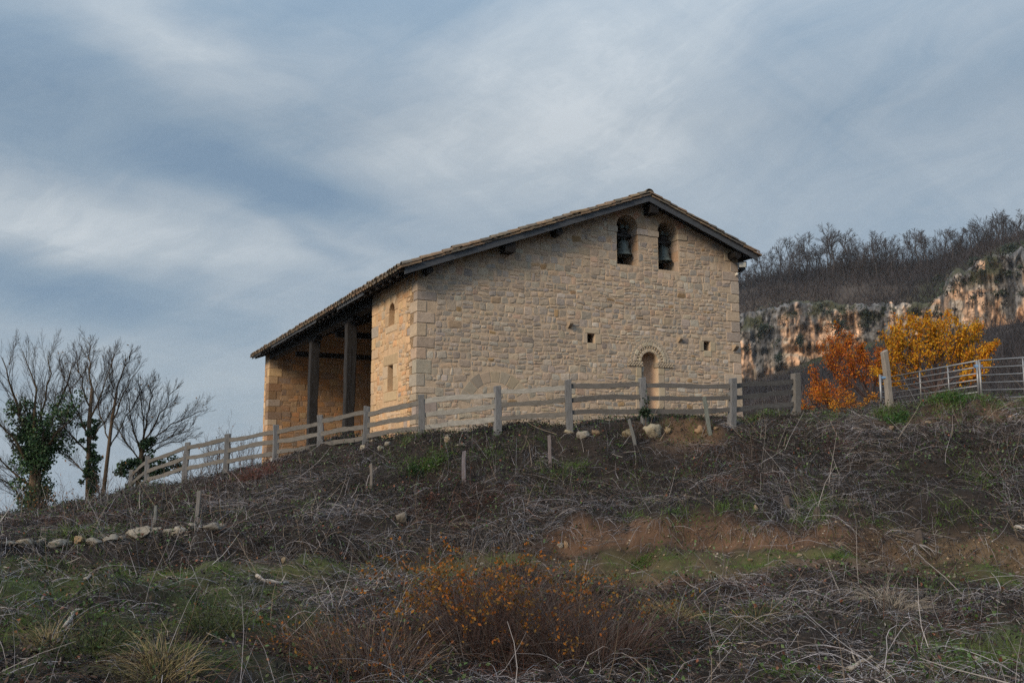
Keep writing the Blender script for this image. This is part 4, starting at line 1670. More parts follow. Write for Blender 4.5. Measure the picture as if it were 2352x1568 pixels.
def boulder(px, py, wpx, hpx, col, label, group, rng, name='boulder'):
    g = gp(px, py)
    r = math.hypot(g[0], g[1])
    w, h = wpx * r / FE, hpx * r / FE
    me = ROCKS[_rock_i[0] % len(ROCKS)].copy()
    _rock_i[0] += 1
    set_cols(me, np.array(col) * 0.76 * rng.uniform(0.82, 1.08))
    me.polygons.foreach_set('use_smooth', [True] * len(me.polygons))
    o = link(name, me, None, M['limestone'])
    o.scale = (w * 1.15, w * 1.05, h * 1.5)
    o.rotation_euler = (rng.uniform(-.2, .2), rng.uniform(-.2, .2), rng.uniform(0, 6.28))
    o.location = (g[0], g[1], g[2] + h * 0.08)
    tag(o, label, 'rock', group)
    return o


def build_boulders():
    rng = random.Random(6)
    pale, tan_, grey = (0.36, 0.335, 0.29), (0.27, 0.19, 0.12), (0.22, 0.205, 0.185)
    row = [(18, 1250, 34, 14, pale), (60, 1249, 32, 17, (0.48, 0.42, 0.33)), (90, 1248, 28, 15, pale), (132, 1250, 36, 18, pale), (156, 1250, 16, 13, grey), (181, 1247, 22, 17, (0.42, 0.31, 0.19)),
           (211, 1248, 30, 18, pale), (256, 1242, 30, 17, pale), (284, 1238, 20, 14, grey), (318, 1228, 42, 24, pale), (361, 1222, 22, 17, pale), (385, 1232, 30, 27, pale), (416, 1227, 36, 33, pale), (440, 1214, 17, 15, pale),
           (456, 1215, 16, 11, (0.42, 0.43, 0.44)), (483, 1214, 34, 18, grey), (512, 1210, 18, 15, pale)]
    for i, (x, y, w, h, c) in enumerate(row):
        boulder(x, y, w * 1.22, h * 0.95, c, 'pale stone of the dry row above the path, %s from the left edge' % ORD[i], 'row of pale stones above the path', rng)
    others = [(1339, 1004, 32, 24, pale, 'bright white boulder below the fence, in mid slope'),
              (1367, 998, 26, 20, tan_, 'brown boulder touching the bright white one'),
              (1309, 995, 30, 12, (0.38, 0.33, 0.24), 'low flat tan rock beside the bright white boulder'),
              (1438, 1000, 34, 26, (0.24, 0.20, 0.13), 'mossy dark ochre boulder left of the leaning pale stake'),
              (1502, 998, 54, 36, (0.36, 0.32, 0.24), 'largest lichened boulder below the fence'),
              (1532, 992, 20, 18, (0.36, 0.27, 0.16), 'small ochre rock against the largest lichened boulder'),
              (1604, 994, 26, 24, (0.42, 0.28, 0.17), 'rough orange rock under the split stake'),
              (1645, 985, 16, 12, (0.36, 0.25, 0.16), 'small brown rock right of the split stake'),
              (833, 1030, 18, 15, (0.40, 0.36, 0.27), 'rounded rock at the foot of the fence by the chapel corner'),
              (873, 1032, 20, 14, pale, 'pale rock below the chapel corner, lower of two'),
              (889, 1022, 20, 13, pale, 'pale rock below the chapel corner, upper of two'),
              (858, 1014, 34, 12, (0.46, 0.40, 0.31), 'flat footing rock at the base of the chapel corner'),
              (1027, 1016, 24, 20, (0.36, 0.29, 0.22), 'pinkish brown rock carrying a flat white one'),
              (1029, 1001, 24, 8, pale, 'flat white rock lying on the pinkish brown one'),
              (1055, 1025, 30, 11, (0.44, 0.40, 0.34), 'flat pale slab right of the stacked pair of rocks'),
              (925, 1190, 36, 30, (0.25, 0.23, 0.20), 'single grey boulder half buried in dry grass in mid slope'),
              (1287, 1256, 16, 16, (0.45, 0.42, 0.37), 'pale rock at the left end of the bare earth bank'),
              (1299, 1258, 14, 22, (0.44, 0.30, 0.19), 'upright tan rock at the left end of the bare earth bank'),
              (987, 1305, 24, 10, (0.43, 0.30, 0.19), 'flat tan rock on the grassy path'),
              (1107, 1296, 14, 9, pale, 'small white rock on the grassy path above the orange bush'),
              (1440, 1313, 12, 9, (0.44, 0.31, 0.18), 'small tan rock on the dug earth below the path'),
              (854, 1327, 18, 6, (0.40, 0.27, 0.17), 'thin tan rock lying near the pale branches'),
              (1735, 1170, 12, 15, (0.42, 0.32, 0.22), 'upright tan slab in dry grass over the earth bank'),
              (650, 1290, 14, 22, (0.37, 0.29, 0.19), 'split upright tan slab on the left path'),
              (1838, 1276, 20, 6, (0.44, 0.34, 0.24), 'flat tan stone on the path under the earth bank'),
              (1722, 1287, 14, 8, (0.42, 0.30, 0.19), 'small tan stone on the path, left of the flat one'),
              (1929, 1255, 12, 10, (0.42, 0.29, 0.20), 'tan stone lying at the foot of the earth bank'),
              (2136, 972, 22, 8, (0.46, 0.37, 0.26), 'long tan slab on bare soil below the hurdles'),
              (2048, 985, 16, 10, (0.38, 0.28, 0.20), 'brown stone on bare soil left of the long tan slab'),
              (2325, 958, 16, 8, (0.46, 0.30, 0.19), 'orange stone at the foot of the right-hand hurdle'),
              (2050, 1470, 12, 9, (0.42, 0.36, 0.28), 'small pale stone in the tangle near the bottom right')]
    for x, y, w, h, c, lab in others:
        boulder(x, y, w * 0.86, h * 0.82, c, lab, 'rocks scattered on the slope', rng)
    # loose stones on the bare earth: one object, too many and too small to tell apart
    r2 = np.random.default_rng(17)
    V, F, Cc = [], [], []
    k = 0
    for _ in range(600):
        if r2.random() < 0.62:
            c, tau0 = r2.uniform(1250, 2400), r2.uniform(4.0, 6.0)
        else:
            c, tau0 = r2.uniform(-50, 2400), r2.uniform(2.2, 8.6)
        ci = int(np.clip((c - CG[0]) / (CG[1] - CG[0]), 0, len(CG) - 1))
        r = np.interp(tau0, TAU[ci], RG)
        az = math.atan((c - CX) / FE)
        x, y = r * math.sin(az), r * math.cos(az)
        s = r2.uniform(0.008, 0.03)
        q = r2.normal(size=(6, 3)) * 0.22 + np.array([[1, 0, 0], [-1, 0, 0], [0, 1, 0], [0, -1, 0], [0, 0, .7], [0, 0, -.7]])
        z = H1(x, y)
        V.append(q * s + np.array([x, y, z + s * 0.3]))
        F.append(np.array([[0, 2, 4], [2, 1, 4], [1, 3, 4], [3, 0, 4], [2, 0, 5], [1, 2, 5], [3, 1, 5], [0, 3, 5]]) + k)
        Cc.append(np.tile(np.array([(0.44, 0.33, 0.22), (0.36, 0.26, 0.18), (0.46, 0.42, 0.36)][r2.integers(3)]) * r2.uniform(0.35, 0.8), (6, 1)))
        k += 6
    o = np_mesh('rubble', np.concatenate(V), tris=np.concatenate(F), cols=np.concatenate(Cc), mat=M['limestone'])
    tag(o, 'small loose stones strewn over the bare earth of the slope', 'stones', kind='stuff')


build_boulders()

# ---------------------------------------------------------------- trees
def tubes_np(paths, k=4):
    """many tapering stems in one go; paths = [(points, radii, colour)]"""
    m = MB()
    for pts, rad, col in paths:
        m.tube(pts, rad, k, col, cap=False)
    return m


def rot_about(d, ang, az):
    d = d / np.linalg.norm(d)
    ref = np.array([0, 0, 1.0]) if abs(d[2]) < 0.9 else np.array([1.0, 0, 0])
    a = np.cross(d, ref)
    a /= np.linalg.norm(a)
    b = np.cross(d, a)
    v = d * math.cos(ang) + (a * math.cos(az) + b * math.sin(az)) * math.sin(ang)
    return v / np.linalg.norm(v)


def spray(rng, start, d, ln, r, lev, out, maxlev, P_):
    """a branch with its side branches; out[lev] collects (points, radii)"""
    n = 5 if lev < 2 else 4
    pts = [np.array(start, float)]
    cd_ = np.array(d, float)
    for i in range(n - 1):
        cd_ = cd_ + rng.normal(size=3) * P_['wob'] + np.array([0, 0, P_['up'][min(lev, len(P_['up']) - 1)]])
        cd_ /= np.linalg.norm(cd_)
        pts.append(pts[-1] + cd_ * ln / (n - 1))
    pts = np.array(pts)
    rad = np.linspace(r, r * 0.45, n)
    out.setdefault(lev, []).append((pts, rad))
    if lev >= maxlev:
        return
    side_branches(rng, pts, rad, ln, lev, out, maxlev, P_)


def side_branches(rng, pts, rad, ln, lev, out, maxlev, P_):
    nc = P_['n'][min(lev, len(P_['n']) - 1)]
    nc = max(1, int(round(nc * rng.uniform(0.75, 1.25))))
    seglen = len(pts) - 1
    for j in range(nc):
        t = P_['t0'] + (1 - P_['t0']) * (j + rng.uniform(0, 1)) / nc
        f = t * seglen
        i = min(int(f), seglen - 1)
        p = pts[i] + (pts[i + 1] - pts[i]) * (f - i)
        d = pts[i + 1] - pts[i]
        d = rot_about(d, P_['ang'] * rng.uniform(0.6, 1.35), rng.uniform(0, 2 * math.pi))
        r = np.interp(f, range(len(rad)), rad) * P_['rr']
        spray(rng, p, d, ln * P_['lr'] * rng.uniform(0.7, 1.2) * (1.15 - 0.5 * t), max(r, P_['rmin']), lev + 1, out, maxlev, P_)


def leaf_mesh(name, pos, size, cols, mat, parent, rng, droop=0.0, aspect=0.55):
    n = len(pos)
    size = np.broadcast_to(np.asarray(size, float), (n,))
    d = rng.normal(size=(n, 3))
    d[:, 2] -= droop * 2
    d /= np.linalg.norm(d, axis=1)[:, None]
    s = np.cross(d, rng.normal(size=(n, 3)))
    s /= np.linalg.norm(s, axis=1)[:, None]
    nrm = np.cross(d, s)
    V = np.stack([pos, pos + d * size[:, None] * 0.5 + s * size[:, None] * aspect * 0.5 + nrm * size[:, None] * 0.08,
                  pos + d * size[:, None], pos + d * size[:, None] * 0.5 - s * size[:, None] * aspect * 0.5 + nrm * size[:, None] * 0.08], 1)
    q = np.arange(n * 4).reshape(n, 4)
    t = np.concatenate([q[:, [0, 1, 2]], q[:, [0, 2, 3]]])
    return np_mesh(name, V.reshape(-1, 3), tris=t, cols=np.repeat(cols, 4, 0), mat=mat, parent=parent)


def build_left_trees():
    rng = np.random.default_rng(3)
    P_ = dict(wob=0.06, up=(0.10, 0.10, 0.08, 0.06), n=(7, 6, 5, 3), ang=0.46, t0=0.10, rr=0.34, lr=0.50, rmin=0.0045)
    specs = [
        ('bare tree with a broad ivy-clad trunk at the left edge', 34.0,
         [([(75, 1222), (80, 1120), (82, 1055)], 0.20, 0.16)],
         [([(82, 1060), (52, 960), (24, 880), (4, 805)], 0.09), ([(82, 1060), (76, 960), (88, 870), (52, 790)], 0.08), ([(82, 1060), (112, 965), (150, 885), (168, 815)], 0.10),
          ([(80, 1080), (30, 1000), (-40, 930)], 0.07), ([(80, 1130), (18, 1070), (-50, 1015)], 0.06), ([(82, 1060), (128, 990), (200, 930)], 0.06), ([(80, 1190), (30, 1120), (-30, 1085)], 0.05),
          ([(82, 1060), (95, 960), (118, 860), (110, 800)], 0.07)],
         [((78, 1215), (82, 1040), 0.44, 4200), ((85, 1060), (130, 945), 0.52, 4200), ((70, 1040), (38, 925), 0.36, 2200)]),
        ('tall slender bare tree with ivy up its straight stem', 35.5,
         [([(202, 1150), (204, 1050), (205, 960), (212, 880)], 0.10, 0.06)],
         [([(212, 880), (205, 820), (204, 768)], 0.045), ([(205, 1000), (172, 920), (140, 830)], 0.05), ([(205, 960), (238, 880), (262, 800)], 0.05), ([(204, 1040), (150, 980), (110, 900)], 0.045),
          ([(208, 930), (185, 860), (176, 790)], 0.04), ([(205, 1010), (250, 950), (285, 880)], 0.04), ([(203, 1090), (160, 1050), (110, 1010)], 0.035)],
         [((208, 1140), (212, 960), 0.22, 3000)]),
        ('thin bare tree leaning right, beside the ivy-clad slender one', 36.5,
         [([(236, 1145), (248, 1040), (257, 960), (268, 890)], 0.075, 0.05)],
         [([(268, 890), (285, 830), (305, 795)], 0.04), ([(258, 960), (285, 890), (322, 830)], 0.04), ([(252, 1010), (225, 930), (215, 850)], 0.035), ([(250, 1030), (290, 950), (330, 880)], 0.035), ([(264, 910), (252, 850), (262, 800)], 0.03)],
         []),
        ('low spreading bare tree just behind the end of the fence', 37.0,
         [([(318, 1100), (324, 1050), (328, 1010)], 0.10, 0.08)],
         [([(328, 1010), (342, 930), (352, 870)], 0.055), ([(326, 1030), (372, 985), (420, 955), (462, 935)], 0.05), ([(324, 1050), (302, 970), (292, 890)], 0.05), ([(328, 1010), (372, 940), (400, 885)], 0.05),
          ([(324, 1050), (380, 1020), (440, 1000)], 0.04), ([(322, 1060), (280, 1000), (262, 960)], 0.04), ([(328, 1010), (330, 930), (318, 870)], 0.04), ([(326, 1040), (390, 1000), (445, 975)], 0.035)],
         [((322, 1095), (345, 1000), 0.29, 2400), ((360, 1080), (410, 1062), 0.32, 1300), ((300, 1075), (282, 1060), 0.27, 900)]),
    ]
    for lab, r, trunks, stems, ivies in specs:
        b = at(trunks[0][0][0][0], trunks[0][0][0][1], r)
        zb = b[2]
        base = (b[0], b[1], min(zb, H1(b[0], b[1])) - 0.2)
        tr = empty('bare_tree', base)
        tag(tr, lab, 'tree', 'bare trees beyond the fence')

        def wp(pl, jit=0.25):
            out = []
            j = 0.0
            for i, (x, y) in enumerate(pl):
                if y < 1060:
                    y = 1060 - (1060 - y) * 0.94
                out.append(np.array(rel(at(x, y, r + j), base)))
                j += rng.uniform(-jit, jit) * 2.2
            return out
        m = MB()
        for pl, r0, r1 in trunks:
            pts = wp(pl, 0.0)
            pts = [np.array([pts[0][0], pts[0][1], -0.1])] + pts
            m.tube(pts, np.linspace(r0 * 1.15, r1, len(pts)), 8, (0.115, 0.085, 0.06))
        m.build('trunk', M['bark'], tr, smooth=True)
        out = {}
        thick = MB()
        for pl, r0 in stems:
            pts = wp(pl)
            # smooth the path
            pp = np.array(pts)
            tt = np.linspace(0, len(pp) - 1, 9)
            sm = np.stack([np.interp(tt, range(len(pp)), pp[:, k]) for k in range(3)], -1)
            sm[1:-1] = (sm[:-2] + 2 * sm[1:-1] + sm[2:]) / 4 + rng.normal(size=(7, 3)) * 0.03
            rad = np.linspace(r0 * 0.72, 0.010, 9)
            thick.tube(sm, rad, 6, (0.085, 0.060, 0.034), cap=False)
            ln = np.linalg.norm(np.diff(sm, axis=0), axis=1).sum()
            side_branches(rng, sm, rad, ln * 0.92, 0, out, 3, dict(P_, n=(18, 9, 5, 3), lr=0.42, rmin=0.0032))
        tp = MB()
        for lev, lst in out.items():
            c = {1: (0.055, 0.042, 0.034), 2: (0.042, 0.034, 0.032), 3: (0.038, 0.032, 0.033)}.get(lev, (0.06, 0.05, 0.05))
            for pts, rad in lst:
                tp.tube(pts, rad, 4 if lev == 1 else 3, c, cap=False)
        # boughs and twigs make the crown
        tp.add(thick.v, thick.f, (0.085, 0.060, 0.034))
        tp.build('crown', M['bark'], tr, smooth=True)
        if ivies:
            ps, cs = [], []
            for a, b_, rad, n in ivies:
                A, B = np.array(rel(at(*a, r), base)), np.array(rel(at(*b_, r), base))
                cl = rng.uniform(0, 1, (max(6, n // 60), 1))
                cen = A + (B - A) * cl + rng.normal(size=(len(cl), 3)) * rad * 0.55
                who = rng.integers(0, len(cen), n)
                d = rng.normal(size=(n, 3))
                d /= np.linalg.norm(d, axis=1)[:, None]
                ps.append(cen[who] + d * (rad * 0.50) * rng.uniform(0.3, 1.0, (n, 1)) ** 0.5)
                cs.append(np.array([0.026, 0.066, 0.026]) * rng.uniform(0.5, 1.8, (n, 1)) + np.array([0.012, 0.010, 0]) * rng.uniform(0, 1, (n, 1)))
            leaf_mesh('ivy', np.concatenate(ps), rng.uniform(0.05, 0.11, sum(map(len, ps))), np.concatenate(cs), M['ivy'], tr, rng, 0.6, 0.85)
        # the last autumn leaves
        tips = np.array([p[0][-1] for p in out.get(3, [])])
        if len(tips):
            k = rng.integers(0, len(tips), 170)
            low = tips[k]
            keep = rng.uniform(0, 1, len(low)) < np.clip(1.3 - low[:, 2] / 4.5, 0.12, 1)
            low = low[keep]
            leaf_mesh('dead_leaves', low + rng.normal(size=low.shape) * 0.05, rng.uniform(0.06, 0.11, len(low)), np.array([[0.30, 0.15, 0.04]]) * rng.uniform(0.6, 1.3, (len(low), 1)), M['leaf'], tr, rng, 0.7)


build_left_trees()


def build_orange_trees():
    rng = np.random.default_rng(8)
    specs = [
        ('golden yellow leaved fruit tree behind the galvanised hurdles', 29.5, (2152, 935), 0.11,
         [[(2150, 900), (2120, 850), (2090, 790), (2085, 720)], [(2150, 900), (2140, 840), (2125, 780), (2130, 715)], [(2152, 895), (2165, 830), (2165, 770), (2170, 712)],
          [(2152, 895), (2190, 840), (2215, 790), (2235, 735)], [(2152, 895), (2205, 850), (2240, 815), (2268, 785)], [(2150, 900), (2095, 860), (2055, 825), (2040, 775)],
          [(2150, 905), (2085, 880), (2045, 865), (2030, 840)], [(2152, 900), (2180, 830), (2195, 770), (2205, 730)], [(2152, 900), (2150, 830), (2148, 770), (2105, 725)],
          [(2152, 905), (2210, 880), (2245, 860), (2262, 830)], [(2150, 900), (2110, 850), (2070, 800), (2062, 745)]],
         [((0.62, 0.34, 0.020), 5), ((0.58, 0.26, 0.016), 4), ((0.50, 0.16, 0.012), 2), ((0.36, 0.27, 0.03), 1)], 14000, 0.068, 0.9),
        ('rusty red leaved tree leaning left, next to the golden one', 30.5, (2010, 948), 0.085,
         [[(2005, 930), (1965, 895), (1925, 850), (1890, 800)], [(2005, 930), (1985, 870), (1955, 810), (1940, 755)], [(2005, 930), (1950, 915), (1905, 900), (1872, 865)],
          [(2005, 930), (2000, 870), (1985, 820), (1975, 790)], [(2005, 930), (2010, 870), (2015, 830), (2018, 800)], [(2005, 930), (1965, 880), (1920, 830), (1905, 790)],
          [(2005, 935), (1955, 930), (1910, 920), (1880, 900)], [(2005, 930), (1975, 870), (1945, 800), (1920, 770)]],
         [((0.46, 0.125, 0.018), 5), ((0.52, 0.17, 0.015), 4), ((0.32, 0.06, 0.020), 2), ((0.56, 0.24, 0.02), 2)], 8500, 0.060, 0.55),
        ('low orange shrub between the fence end and the red leaved tree', 28.0, (1895, 965), 0.03,
         [[(1890, 950), (1870, 925), (1855, 900)], [(1892, 950), (1895, 915), (1890, 885)], [(1895, 950), (1920, 925), (1935, 905)], [(1895, 950), (1930, 940), (1955, 930)], [(1890, 955), (1865, 945), (1848, 930)]],
         [((0.50, 0.17, 0.018), 4), ((0.40, 0.10, 0.018), 3), ((0.55, 0.25, 0.03), 2)], 1500, 0.05, 0.4),
        ('low golden shrub at the foot of the red leaved tree', 27.0, (1960, 962), 0.03,
         [[(1955, 955), (1935, 940), (1915, 930)], [(1958, 955), (1955, 930), (1960, 910)], [(1960, 955), (1990, 935), (2010, 915)], [(1958, 955), (1980, 945), (2010, 938)]],
         [((0.58, 0.28, 0.02), 4), ((0.50, 0.18, 0.018), 3)], 1000, 0.048, 0.4)]
    for lab, r, b_, r0, stems, pal, nl, ls, droop in specs:
        b = at(b_[0], b_[1], r)
        base = (b[0], b[1], min(b[2], H1(b[0], b[1])) - 0.1)
        t = empty('autumn_tree', base)
        tag(t, lab, 'tree' if r0 > 0.05 else 'shrub', 'autumn coloured trees right of the chapel')
        m = MB()
        p0 = np.array(rel(at(stems[0][0][0], stems[0][0][1], r), base))
        m.tube([(0, 0, -0.15), tuple(p0 * 0.5), tuple(p0)], [r0 * 1.2, r0, r0 * 0.85], 8, (0.07, 0.055, 0.05))
        m.build('trunk', M['bark'], t, smooth=True)
        out, tw = {}, MB()
        tips, tdir = [], []
        for pl in stems:
            j = 0.0
            pts = []
            for i, (x, y) in enumerate(pl):
                if y < 900:
                    y = 900 - (900 - y) * 0.85
                pts.append(np.array(rel(at(x, y, r + j), base)))
                j += rng.uniform(-1, 1) * 0.45
            pp = np.array(pts)
            tt = np.linspace(0, len(pp) - 1, 8)
            sm = np.stack([np.interp(tt, range(len(pp)), pp[:, k]) for k in range(3)], -1)
            sm[1:-1] = (sm[:-2] + 2 * sm[1:-1] + sm[2:]) / 4 + rng.normal(size=(6, 3)) * 0.02
            rad = np.linspace(r0 * 0.42, 0.007, 8)
            tw.tube(sm, rad, 5, (0.065, 0.045, 0.045), cap=False)
            ln = np.linalg.norm(np.diff(sm, axis=0), axis=1).sum()
            o2 = {}
            side_branches(rng, sm, rad, ln * 0.8, 0, o2, 2, dict(wob=0.08, up=(0.12, 0.12, 0.1), n=(10, 4), ang=0.55, t0=0.25, rr=0.5, lr=0.40, rmin=0.004))
            for lev, lst in o2.items():
                for ps, rd in lst:
                    tw.tube(ps, rd, 3, (0.07, 0.042, 0.042), cap=False)
                    for q in range(1, len(ps)):
                        tips.append(ps[q])
            for q in range(3, 8):
                tips.append(sm[q])
        tw.build('branches', M['bark'], t, smooth=True)
        tips = np.array(tips)
        # leaves sit along the shoots, more of them towards the top
        k = rng.integers(0, len(tips), nl)
        pos = tips[k] + rng.normal(size=(nl, 3)) * 0.055
        wsum = sum(w for _, w in pal)
        pr = np.array([w for _, w in pal]) / wsum
        ci = rng.choice(len(pal), nl, p=pr)
        cs = np.array([c for c, _ in pal])[ci] * rng.uniform(0.5, 1.15, (nl, 1)) * np.clip(0.8 + 0.6 * vnoise(pos[:, 0] * 3 + 9, pos[:, 2] * 3 + pos[:, 1], 4), 0, 1.4)[:, None]
        leaf_mesh('leaves', pos, rng.uniform(0.6, 1.3, nl) * ls, cs, M['leaf'], t, rng, droop, 0.6)


build_orange_trees()

# ---------------------------------------------------------------- cliff and far wood
M['cliff'] = material('limestone_cliff', None, 0.97, 0.3, 0.22, (1, 1, 0.45), bump=0.5, bscale=0.6)


def build_cliff():
    cs = np.arange(1540, 2800, 2.2)
    nt = 70
    top = np.interp(cs, [1540, 1690, 1750, 1800, 1850, 1900, 1960, 2040, 2110, 2160, 2188, 2200, 2230, 2300, 2352, 2500, 2800],
                    [790, 722, 708, 697, 690, 692, 697, 694, 698, 690, 672, 634, 614, 590, 572, 540, 520])
    foot = np.interp(cs, [1540, 1690, 1750, 1800, 1860, 1950, 2100, 2200, 2352, 2800], [930, 850, 830, 800, 775, 800, 800, 770, 730, 700])
    rbase = np.interp(cs, [1540, 2150, 2185, 2205, 2260, 2800], [264, 262, 258, 243, 238, 236])
    n = len(cs)
    X, Y, Z = np.zeros((n, nt + 3)), np.zeros((n, nt + 3)), np.zeros((n, nt + 3))
    az = np.arctan((cs - CX) / FE)
    T = np.linspace(0, 1, nt)
    C2, T2 = np.meshgrid(cs, T, indexing='ij')
    ys = (foot + 75)[:, None] + (top - foot - 75)[:, None] * T2
    vx, vz = (C2 - CX) / FPX, -(ys - CY) / FPX
    dz = (math.sin(PITCH) + math.cos(PITCH) * vz) / np.hypot(vx, math.cos(PITCH) - math.sin(PITCH) * vz)
    zz = dz * rbase[:, None]
    s = C2 * 0.12        # metres along the face, roughly
    rel_r = (fbm(s * 0.10, zz * 0.06, 5, 4) - 0.5) * 11 + (fbm(s * 0.35, zz * 0.16, 6, 4) - 0.5) * 4.5 + (fbm(s * 1.1, zz * 0.5, 8, 3) - 0.5) * 2.6 - 1.5 * np.abs(fbm(s * 0.5, zz * 0.25, 18, 3) - 0.5) * 3 + (vnoise(s * 0.05, zz * 0.55 + 2 * fbm(s * 0.12, zz * 0.1, 27, 2), 19) - 0.5) * 1.8
    rel_r -= 2.2 * np.sin(T2 * math.pi * 0.9)       # bulges out in the middle
    rel_r += 2.5 * np.clip((T2 - 0.9) / 0.1, 0, 1) ** 2
    zz = zz + (fbm(s * 0.5, T2 * 3, 15, 3) - 0.5) * 2.0 * T2
    rr = rbase[:, None] + rel_r
    X[:, :nt], Y[:, :nt], Z[:, :nt] = np.sin(az)[:, None] * rr, np.cos(az)[:, None] * rr, zz
    for k in range(3):
        r2 = rr[:, -1] + (k + 1) * 5.0
        X[:, nt + k], Y[:, nt + k] = np.sin(az) * r2, np.cos(az) * r2
        Z[:, nt + k] = zz[:, -1] + (fbm(cs * 0.03 + k, cs * 0 + k * 0.7, 33, 3) - 0.5) * 1.6 + (k + 1) * 0.25
    idx = np.arange(n * (nt + 3)).reshape(n, nt + 3)
    q = np.stack([idx[:-1, :-1], idx[1:, :-1], idx[1:, 1:], idx[:-1, 1:]], -1).reshape(-1, 4)
    # rock colours: cream faces, grey weathered skin running down from the rim, black water streaks
    S2 = np.concatenate([s, np.repeat(s[:, -1:], 3, 1)], 1)
    TT = np.concatenate([T2, np.ones((n, 3)) * 1.05], 1)
    ZZ = Z
    cream, grey, dark, veg = np.array([0.56, 0.37, 0.25]), np.array([0.155, 0.155, 0.160]), np.array([0.040, 0.042, 0.048]), np.array([0.060, 0.062, 0.038])
    g1 = fbm(S2 * 0.16, ZZ * 0.045, 41, 4)
    wet = np.clip((g1 - 0.50 + 0.34 * (TT - 0.60)) / 0.08, 0, 1)
    cols = cream * (0.45 + 1.1 * fbm(S2 * 0.9, ZZ * 0.9, 44, 4))[..., None]
    paler = np.clip((fbm(S2 * 0.3, ZZ * 0.5, 49, 4) - 0.52) / 0.08, 0, 1)[..., None]
    cols = cols * (1 - paler) + np.array([0.40, 0.345, 0.29]) * paler
    cols = cols * (1 - wet[..., None]) + grey * (0.7 + 0.6 * fbm(S2 * 0.9, ZZ * 0.3, 45, 3))[..., None] * wet[..., None]
    st = np.clip((fbm(S2 * 0.75, ZZ * 0.07 + fbm(S2 * 0.4, ZZ * 0.4, 48, 2) * 0.8, 46, 4) - 0.55) / 0.08, 0, 1) * np.clip((TT - 0.10) / 0.4, 0, 1)
    st = st * 0.75
    cols = cols * (1 - st[..., None]) + dark * st[..., None]
    ck = 1 - np.abs(2 * fbm(S2 * 0.45, ZZ * 0.13, 52, 3) - 1)
    ck2 = 1 - np.abs(2 * fbm(S2 * 0.14, ZZ * 0.5, 53, 3) - 1)
    ck = np.maximum(np.clip((ck - 0.93) / 0.04, 0, 1), 0.8 * np.clip((ck2 - 0.94) / 0.04, 0, 1))[..., None] * 0.8
    cols = cols * (1 - ck) + np.array([0.045, 0.042, 0.042]) * ck
    cols = cols * (0.6 + 0.8 * fbm(S2 * 2.2, ZZ * 2.2, 54, 2))[..., None]
    vg = np.clip((fbm(S2 * 0.22, ZZ * 0.3, 47, 4) + 0.35 * (TT - 0.86) - 0.50) / 0.05, 0, 1) * np.clip((TT - 0.72) / 0.1, 0, 1)
    vg = np.maximum(vg, (TT > 1.0) * 1.0)
    cols = cols * (1 - vg[..., None]) + veg * vg[..., None]
    o = np_mesh('cliff', np.stack([X, Y, Z], -1).reshape(-1, 3), quads=q, cols=cols.reshape(-1, 3), mat=M['cliff'])
    tag(o, kind='structure')
    g = np.random.default_rng(4)
    i, j = g.integers(0, n, 260), (g.uniform(0.25, 1.0, 260) ** 0.6 * (nt - 1)).astype(int)
    return np.stack([X[i, j], Y[i, j], Z[i, j]], -1)


CLIFF_PTS = build_cliff()


def strands(name, roots, d0, L, bend, segs, w, cols, mat, clamp=0.004, rng=None, parent=None, base=None, tip=0.25, wob=0.0):
    N = len(roots)
    t = np.linspace(0, 1, segs + 1)[None, :, None]
    Pn = roots[:, None, :] + L[:, None, None] * (t * d0[:, None, :] + t * t * bend[:, None, :])
    if wob > 0:
        k = np.cumsum(np.cumsum(rng.normal(size=(N, segs, 3)), 1), 1) / segs ** 1.5
        Pn[:, 1:] += k * (L * wob)[:, None, None]
    if clamp is not None:
        hz = HT(Pn[..., 0].ravel(), Pn[..., 1].ravel()).reshape(N, segs + 1) + clamp + rng.uniform(0, 0.05, (N, 1)) * np.linspace(0.2, 1, segs + 1)[None, :]
        Pn[..., 2] = np.maximum(Pn[..., 2], hz)
    if base is not None:
        Pn = Pn - np.asarray(base)
    side = np.cross(d0 + bend * 0.5, rng.normal(size=(N, 3)))
    side /= np.linalg.norm(side, axis=1)[:, None] + 1e-9
    ww = (w[:, None] * np.linspace(1, tip, segs + 1)[None, :])[..., None] * 0.5
    V = np.stack([Pn - side[:, None, :] * ww, Pn + side[:, None, :] * ww], 2).reshape(-1, 3)
    b = (np.arange(N) * (segs + 1) * 2)[:, None] + (np.arange(segs) * 2)[None, :]
    q = np.stack([b, b + 1, b + 3, b + 2], -1).reshape(-1, 4)
    return np_mesh(name, V, quads=q, cols=np.repeat(cols, (segs + 1) * 2, 0), mat=mat, parent=parent)


def unit(a):
    return a / (np.linalg.norm(a, axis=-1, keepdims=True) + 1e-9)


